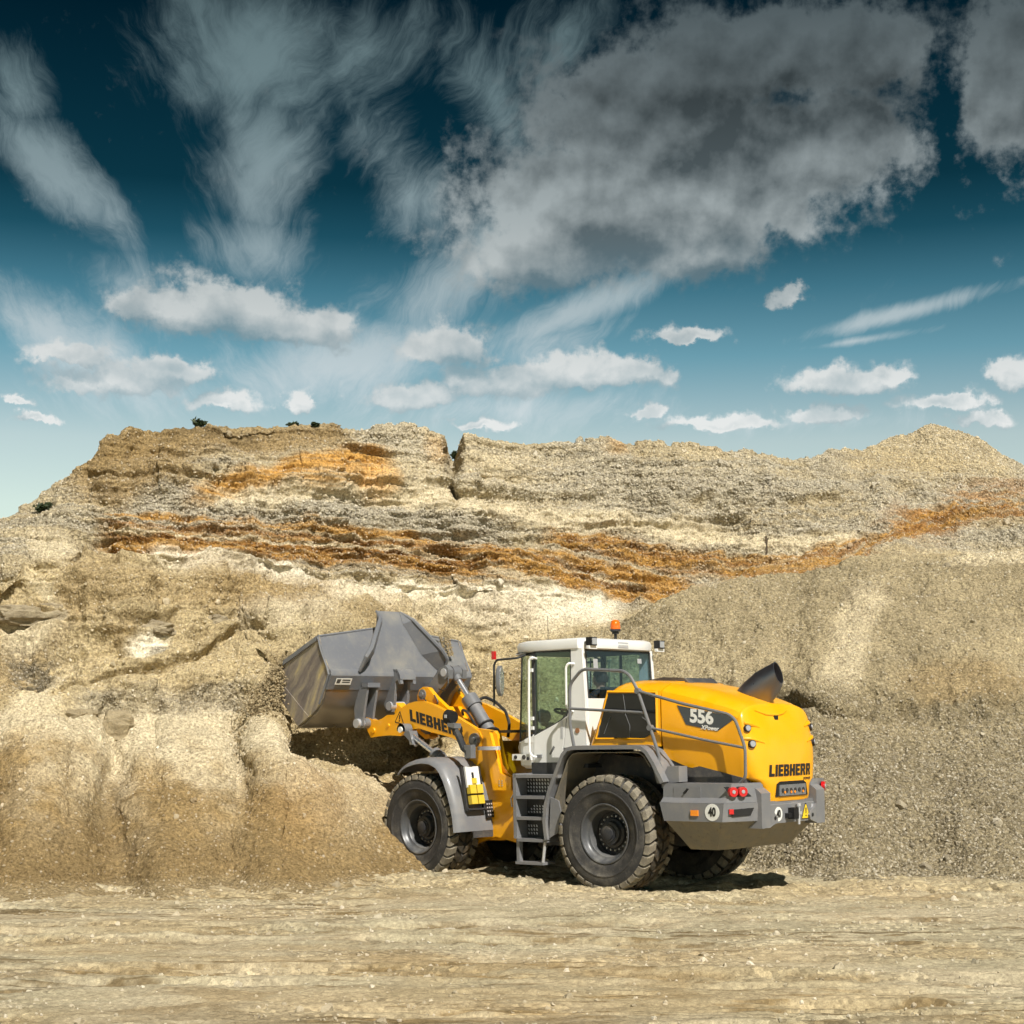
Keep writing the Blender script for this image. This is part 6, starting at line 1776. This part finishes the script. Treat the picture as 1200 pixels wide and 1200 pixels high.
# ------------------------------------------------------------------ loose stones: gravel lying on the slope and on the track
def pebble_material():
    m, t, b = new_mat('pebbles')
    oi = t.node('ShaderNodeObjectInfo')
    at = t.node('ShaderNodeAttribute', attribute_name='soil', attribute_type='INSTANCER')
    st = t.ramp(oi.outputs['Random'], [(0.0, (0.12, 0.108, 0.09)), (0.3, (0.27, 0.235, 0.175)), (0.6, (0.42, 0.375, 0.29)), (0.9, (0.54, 0.49, 0.40)), (1.0, (0.70, 0.66, 0.58))])
    n = t.noise(t.node('ShaderNodeTexCoord').outputs['Object'], 3.0, 4)
    c = t.mix(0.5, st, t.mix(1.0, at.outputs['Color'], (1.35, 1.35, 1.35), 'MULTIPLY'))
    c = t.mix(0.5, c, t.ramp(n, [(0.3, (0.7, 0.7, 0.7)), (0.7, (1.2, 1.2, 1.2))]), 'MULTIPLY')
    t.link(c, b.inputs['Base Color'])
    b.inputs['Roughness'].default_value = 0.9
    b.inputs['Specular IOR Level'].default_value = 0.2
    return m


PEB = pebble_material()


def scatter(name, source, density, smin, smax, seed, label, power=2.2):
    g = bpy.data.node_groups.new(name, 'GeometryNodeTree')
    g.interface.new_socket('Geometry', in_out='INPUT', socket_type='NodeSocketGeometry')
    g.interface.new_socket('Geometry', in_out='OUTPUT', socket_type='NodeSocketGeometry')
    N_, L_ = g.nodes, g.links
    out = N_.new('NodeGroupOutput')
    oi = N_.new('GeometryNodeObjectInfo'); oi.inputs['Object'].default_value = source; oi.transform_space = 'RELATIVE'
    na = N_.new('GeometryNodeInputNamedAttribute'); na.data_type = 'FLOAT'; na.inputs['Name'].default_value = 'gravel'
    pw = N_.new('ShaderNodeMath'); pw.operation = 'POWER'; pw.inputs[1].default_value = 1.5; L_.new(na.outputs['Attribute'], pw.inputs[0])
    mu = N_.new('ShaderNodeMath'); mu.operation = 'MULTIPLY'; mu.inputs[1].default_value = density; L_.new(pw.outputs[0], mu.inputs[0])
    di = N_.new('GeometryNodeDistributePointsOnFaces'); di.inputs['Seed'].default_value = seed
    L_.new(oi.outputs['Geometry'], di.inputs['Mesh']); L_.new(mu.outputs[0], di.inputs['Density'])
    ico = N_.new('GeometryNodeMeshIcoSphere'); ico.inputs['Radius'].default_value = 1.0; ico.inputs['Subdivisions'].default_value = 2
    nz = N_.new('ShaderNodeTexNoise'); nz.inputs['Scale'].default_value = 1.1; nz.inputs['Detail'].default_value = 1.0
    sc0 = N_.new('ShaderNodeVectorMath'); sc0.operation = 'SUBTRACT'; L_.new(nz.outputs['Color'], sc0.inputs[0]); sc0.inputs[1].default_value = (.5, .5, .5)
    sc1 = N_.new('ShaderNodeVectorMath'); sc1.operation = 'SCALE'; sc1.inputs[3].default_value = 1.5; L_.new(sc0.outputs[0], sc1.inputs[0])
    sp = N_.new('GeometryNodeSetPosition'); L_.new(ico.outputs['Mesh'], sp.inputs['Geometry']); L_.new(sc1.outputs[0], sp.inputs['Offset'])
    sm_ = N_.new('GeometryNodeSetMaterial'); sm_.inputs['Material'].default_value = PEB; L_.new(sp.outputs[0], sm_.inputs['Geometry'])
    rv = N_.new('FunctionNodeRandomValue'); rv.data_type = 'FLOAT'; rv.inputs['Seed'].default_value = seed + 1
    pr = N_.new('ShaderNodeMath'); pr.operation = 'POWER'; pr.inputs[1].default_value = power; L_.new(rv.outputs[1], pr.inputs[0])
    ma = N_.new('ShaderNodeMath'); ma.operation = 'MULTIPLY_ADD'; ma.inputs[1].default_value = smax - smin; ma.inputs[2].default_value = smin; L_.new(pr.outputs[0], ma.inputs[0])
    rs = N_.new('FunctionNodeRandomValue'); rs.data_type = 'FLOAT_VECTOR'; rs.inputs['Min'].default_value = (.7, .7, .45); rs.inputs['Max'].default_value = (1.3, 1.2, .95); rs.inputs['Seed'].default_value = seed + 2
    vs = N_.new('ShaderNodeVectorMath'); vs.operation = 'SCALE'; L_.new(rs.outputs[0], vs.inputs[0]); L_.new(ma.outputs[0], vs.inputs[3])
    rr_ = N_.new('FunctionNodeRandomValue'); rr_.data_type = 'FLOAT_VECTOR'; rr_.inputs['Max'].default_value = (6.28, 6.28, 6.28); rr_.inputs['Seed'].default_value = seed + 3
    ip_ = N_.new('GeometryNodeInstanceOnPoints')
    L_.new(di.outputs['Points'], ip_.inputs['Points']); L_.new(sm_.outputs[0], ip_.inputs['Instance']); L_.new(vs.outputs[0], ip_.inputs['Scale']); L_.new(rr_.outputs[0], ip_.inputs['Rotation'])
    L_.new(ip_.outputs[0], out.inputs[0])
    me = bpy.data.meshes.new(name)
    o = bpy.data.objects.new(name, me); COL.objects.link(o)
    md = o.modifiers.new('scatter', 'NODES'); md.node_group = g
    tag(o, label, 'gravel', kind='stuff')
    return o


if 'quarry' in globals():
    scatter('slope_gravel', quarry, 620.0, 0.006, 0.028, 5, 'loose grey and beige gravel lying all over the quarry slopes', 2.8)
    scatter('slope_stones', quarry, 2.0, 0.025, 0.09, 15, 'larger pale stones scattered on the quarry slopes', 3.0)
    scatter('track_gravel', ground, 55.0, 0.006, 0.028, 25, 'small stones pressed into the pale dirt track', 2.4)
    scatter('foot_rubble', ground, 3.0, 0.018, 0.07, 35, 'rubble fallen onto the track along the foot of the slope', 3.0)


# ------------------------------------------------------------------ gravel falling from the left edge of the bucket
def build_falling():
    r = np.random.default_rng(5)
    verts, faces = [], []
    octa = np.array([(1, 0, 0), (-1, 0, 0), (0, 1, 0), (0, -1, 0), (0, 0, 1), (0, 0, -1)], float)
    fc = [(0, 2, 4), (2, 1, 4), (1, 3, 4), (3, 0, 4), (2, 0, 5), (1, 2, 5), (3, 1, 5), (0, 3, 5)]

    def grain(p, rad):
        k = len(verts)
        q = octa * rad * (0.65 + 0.7 * r.random((6, 1)))
        a, b_ = r.random(2) * 6.28
        ca, sa, cb, sb = np.cos(a), np.sin(a), np.cos(b_), np.sin(b_)
        q = q @ np.array([[ca, -sa, 0], [sa, ca, 0], [0, 0, 1]]) @ np.array([[1, 0, 0], [0, cb, -sb], [0, sb, cb]])
        verts.extend((q + p).tolist()); faces.extend([tuple(i + k for i in f) for f in fc])
    # main stream: leaves the side of the bucket and fans out on the bank below
    top = np.array([-3.72, 26.9, 3.30]); bot = np.array([-4.12, 26.35, 1.75])
    for i in range(20000):
        t = r.random() ** 0.85
        c = top * (1 - t) + bot * t + np.array([-.16 * math.sin(t * PI), 0, 0])
        w = 0.09 + 0.30 * t
        off = r.normal(0, 1, 3) * np.array([w * .52, w * .55, .10])
        grain(c + off, 0.005 + 0.026 * r.random() ** 5)
    for i in range(1400):                                   # from the lip, under the bucket
        t = r.random()
        c = np.array([-3.75 + 1.1 * r.random(), 26.7 + 1.0 * r.random(), 2.55 - 1.1 * t])
        grain(c + r.normal(0, .05, 3), 0.005 + 0.012 * r.random() ** 3)
    for i in range(700):                                    # trickles over the far wing
        t = r.random()
        xx = r.choice([0.0, .10, .17])
        c = (ROOT_M @ FRONT_M @ Vector((5.60 - .14 * t, -1.02 - xx - .04 * r.random(), 3.98 - .42 * t)))
        grain(np.array(c) + r.normal(0, .012, 3), 0.006 + 0.012 * r.random() ** 2)
    for i in range(60):                                     # clods beside the stream
        grain(np.array([-4.25 + r.normal(0, .12), 26.6 + r.normal(0, .1), 2.9 - 1.0 * r.random()]), 0.015 + .03 * r.random() ** 2)
    me = bpy.data.meshes.new('falling_gravel'); me.from_pydata(verts, [], faces)
    m, t, b = new_mat('falling_gravel')
    n = t.noise(t.node('ShaderNodeTexCoord').outputs['Object'], 26, 3, 0.7)
    t.link(t.ramp(n, [(0.30, (0.20, 0.145, 0.075)), (0.5, (0.34, 0.265, 0.15)), (0.68, (0.50, 0.42, 0.27))]), b.inputs['Base Color'])
    b.inputs['Roughness'].default_value = 0.95
    me.materials.append(m)
    o = bpy.data.objects.new('falling_gravel', me); COL.objects.link(o)
    tag(o, 'stream of brown gravel falling from the left edge of the raised bucket', 'gravel', kind='stuff')


build_falling()


# ------------------------------------------------------------------ blocks of clay in the bank, a stone on the track
def block(name, p, size, seed, label, mat, rot=0.0, group=None, layered=True):
    bm = bmesh.new()
    bmesh.ops.create_icosphere(bm, subdivisions=5, radius=1.0)
    co = np.array([v.co[:] for v in bm.verts])
    # squared-off lump with bedding planes and chipped faces
    d = np.sign(co) * np.abs(co) ** 0.72
    n1 = fbm(co * 1.3 + seed * 7.1, 4, 0.55, seed) - 0.5
    n2 = fbm(co * np.array([1.2, 1.2, 9.0]) + seed * 3.3, 3, 0.6, seed + 3) - 0.5
    d = d * (1 + n1[:, None] * 1.15 + (n2[:, None] * 0.07 if layered else 0))
    d *= np.array(size)
    for v, c in zip(bm.verts, d): v.co = c
    me = bpy.data.meshes.new(name); bm.to_mesh(me); bm.free()
    me.polygons.foreach_set('use_smooth', np.ones(len(me.polygons), bool)); me.set_sharp_from_angle(angle=math.radians(38))
    me.materials.append(mat)
    o = bpy.data.objects.new(name, me); COL.objects.link(o); o.location = p; o.rotation_euler = (0, 0, rot)
    tag(o, label, 'boulder', group)
    return o


def rock_mat(name, c0, c1):
    m, t, b = new_mat(name)
    p = t.node('ShaderNodeTexCoord').outputs['Object']
    n = t.noise(t.v('MULTIPLY', p, (1, 1, 2.2)), 4, 6, 0.62); n2 = t.noise(p, 40, 4, 0.6)
    c = t.mix(0.6, t.ramp(n, [(0.3, c0), (0.7, c1)]), t.ramp(n2, [(0.3, (0.65, 0.65, 0.65)), (0.7, (1.25, 1.25, 1.25))]), 'MULTIPLY')
    t.link(c, b.inputs['Base Color']); b.inputs['Roughness'].default_value = 0.95
    bp = t.node('ShaderNodeBump'); bp.inputs['Distance'].default_value = 0.02; t.link(t.m('ADD', n, n2), bp.inputs['Height']); t.link(bp.outputs[0], b.inputs['Normal'])
    return m


if 'quarry' in globals():
    CLAY = rock_mat('clay_rock', (0.21, 0.17, 0.11), (0.40, 0.335, 0.22))
    SANDST = rock_mat('sandy_rock', (0.24, 0.19, 0.11), (0.42, 0.345, 0.215))
    for (u, v, sz, sd, lab, mt, rt) in [
        (34, 722, (.60, .30, .19), 3, 'broad grey clay block jutting from the bank at the left edge', CLAY, .15),
        (172, 738, (.46, .22, .14), 5, 'flat grey clay slab set in the bank above a white sand pocket', CLAY, -.1),
        (242, 729, (.21, .15, .12), 8, 'small dark clay wedge in the bank right of the flat slab', CLAY, .3),
        (136, 856, (.34, .24, .27), 11, 'upright sandy block standing at the head of the left sand fan', SANDST, .4),
        (92, 845, (.30, .22, .16), 14, 'low sandy lump left of the upright block', SANDST, -.3)]:
        pt = quarry_at(u, v)
        block('clay_block', pt + Vector((0, .13, 0)), sz, sd, lab, mt, rt, 'blocks in the bank')
    block('loose_stone', Vector((-.72, 18.65, ground_z(-.72, 18.65) + .02)), (.095, .07, .05), 21, 'single pale stone lying on the dirt track in front of the loader', rock_mat('pale_stone', (0.40, 0.34, 0.24), (0.62, 0.56, 0.44)), .4, None, False)

    # ---- shrubs on the rim
    leaf, t, b = new_mat('shrub_leaf')
    oi = t.node('ShaderNodeNewGeometry')
    t.link(t.ramp(oi.outputs['Random Per Island'], [(0.0, (0.012, 0.022, 0.008)), (0.6, (0.03, 0.05, 0.016)), (1.0, (0.07, 0.09, 0.03))]), b.inputs['Base Color'])
    b.inputs['Roughness'].default_value = 0.6
    twig, t, b = new_mat('shrub_twig'); t.link(t.ramp(t.noise(t.node('ShaderNodeTexCoord').outputs['Object'], 20, 3), [(0.3, (0.05, 0.035, 0.02)), (0.7, (0.11, 0.08, 0.05))]), b.inputs['Base Color'])

    def shrub(u, v, w, h, sd, label):
        r = np.random.default_rng(sd)
        pt = quarry_at(u, v)
        root = empty('shrub', pt); tag(root, label, 'shrub', 'shrubs on the quarry rim')
        q = B()
        ends = []
        for k in range(9):
            a = r.random() * 6.28; e = Vector((math.cos(a) * w * r.random(), math.sin(a) * w * .6 * r.random(), h * (.45 + .55 * r.random())))
            q.tube([(0, 0, -.05), e * .5 + Vector((0, 0, h * .08)), e], [.012, .008, .004], 5); ends.append(e)
        q.obj('stems', twig, root)
        V_, F_ = [], []
        for k in range(420):
            e = ends[r.integers(len(ends))]
            c = np.array(e) * (.35 + .75 * r.random()) + r.normal(0, 1, 3) * np.array([w, w * .6, h]) * .16
            c[2] = max(c[2], .01)
            d1 = r.normal(0, 1, 3); d1 /= np.linalg.norm(d1); d2 = np.cross(d1, r.normal(0, 1, 3)); d2 /= np.linalg.norm(d2) + 1e-6
            l_, w_ = .030 + .028 * r.random(), .012 + .012 * r.random()
            i0 = len(V_)
            V_ += [c - d1 * l_, c + d2 * w_, c + d1 * l_, c - d2 * w_]; F_.append((i0, i0 + 1, i0 + 2, i0 + 3))
        me = bpy.data.meshes.new('foliage'); me.from_pydata([tuple(p) for p in V_], [], F_); me.materials.append(leaf)
        o = bpy.data.objects.new('foliage', me); COL.objects.link(o); o.parent = root
    shrub(232, 499, .13, .10, 3, 'dark green shrub on the rim above the brown crust at upper left')
    shrub(343, 500, .10, .06, 4, 'low dark shrub on the rim straight above the bucket')
    shrub(369, 499, .06, .045, 5, 'tiny dark shrub on the rim just right of the low one')
    shrub(533, 527, .09, .12, 6, 'small shrub growing in the notch of the rim')
    shrub(50, 600, .17, .14, 7, 'dark shrub on the left shoulder of the hill')
    # ---- stake in the heap's crest
    pt = quarry_at(897, 645)
    q = B(); q.tube([(0, 0, -.1), (.01, 0, .16), (-.005, 0, .30)], [.03, .028, .022], 6); q.tube([(0, 0, .18), (.05, .02, .27)], [.018, .010], 5)
    st_ = q.obj('wooden_stake', twig); st_.location = pt
    tag(st_, 'short dark wooden stake sticking out of the right gravel heap crest', 'stake')


# ------------------------------------------------------------------ pieces of one kind made together become parts of their own
def split_loose(o):
    me = o.data
    bm = bmesh.new(); bm.from_mesh(me)
    seen, groups = set(), []
    for v in bm.verts:
        if v in seen: continue
        st, comp = [v], []
        seen.add(v)
        while st:
            a = st.pop(); comp.append(a.index)
            for e in a.link_edges:
                b = e.other_vert(a)
                if b not in seen: seen.add(b); st.append(b)
        groups.append(set(comp))
    bm.free()
    if len(groups) < 2: return
    for gi, g in enumerate(groups):
        b2 = bmesh.new(); b2.from_mesh(me); b2.verts.ensure_lookup_table()
        bmesh.ops.delete(b2, geom=[v for v in b2.verts if v.index not in g], context='VERTS')
        m2 = bpy.data.meshes.new(o.name.split('.')[0]); b2.to_mesh(m2); b2.free()
        for mt in me.materials: m2.materials.append(mt)
        if gi == 0:
            first = m2
        else:
            n = bpy.data.objects.new(o.name.split('.')[0], m2); COL.objects.link(n); n.parent = o.parent
    o.data = first


SPLIT = ('front_frame', 'sill_wedge', 'wheel_chock', 'lamp_bar_lens', 'rib_bolts', 'light_box_fittings', 'window_gasket', 'grille_wiring', 'hydraulic_hose', 'cylinder_clamp', 'tilt_lever', 'eyes', 'step_cheek')
for o in list(COL.objects):
    base = o.name.split('.')[0]
    if o.type == 'MESH' and base in SPLIT: split_loose(o)
    if base in ('perforation_light', 'foot_plate_holes'): o['kind'] = 'stuff'
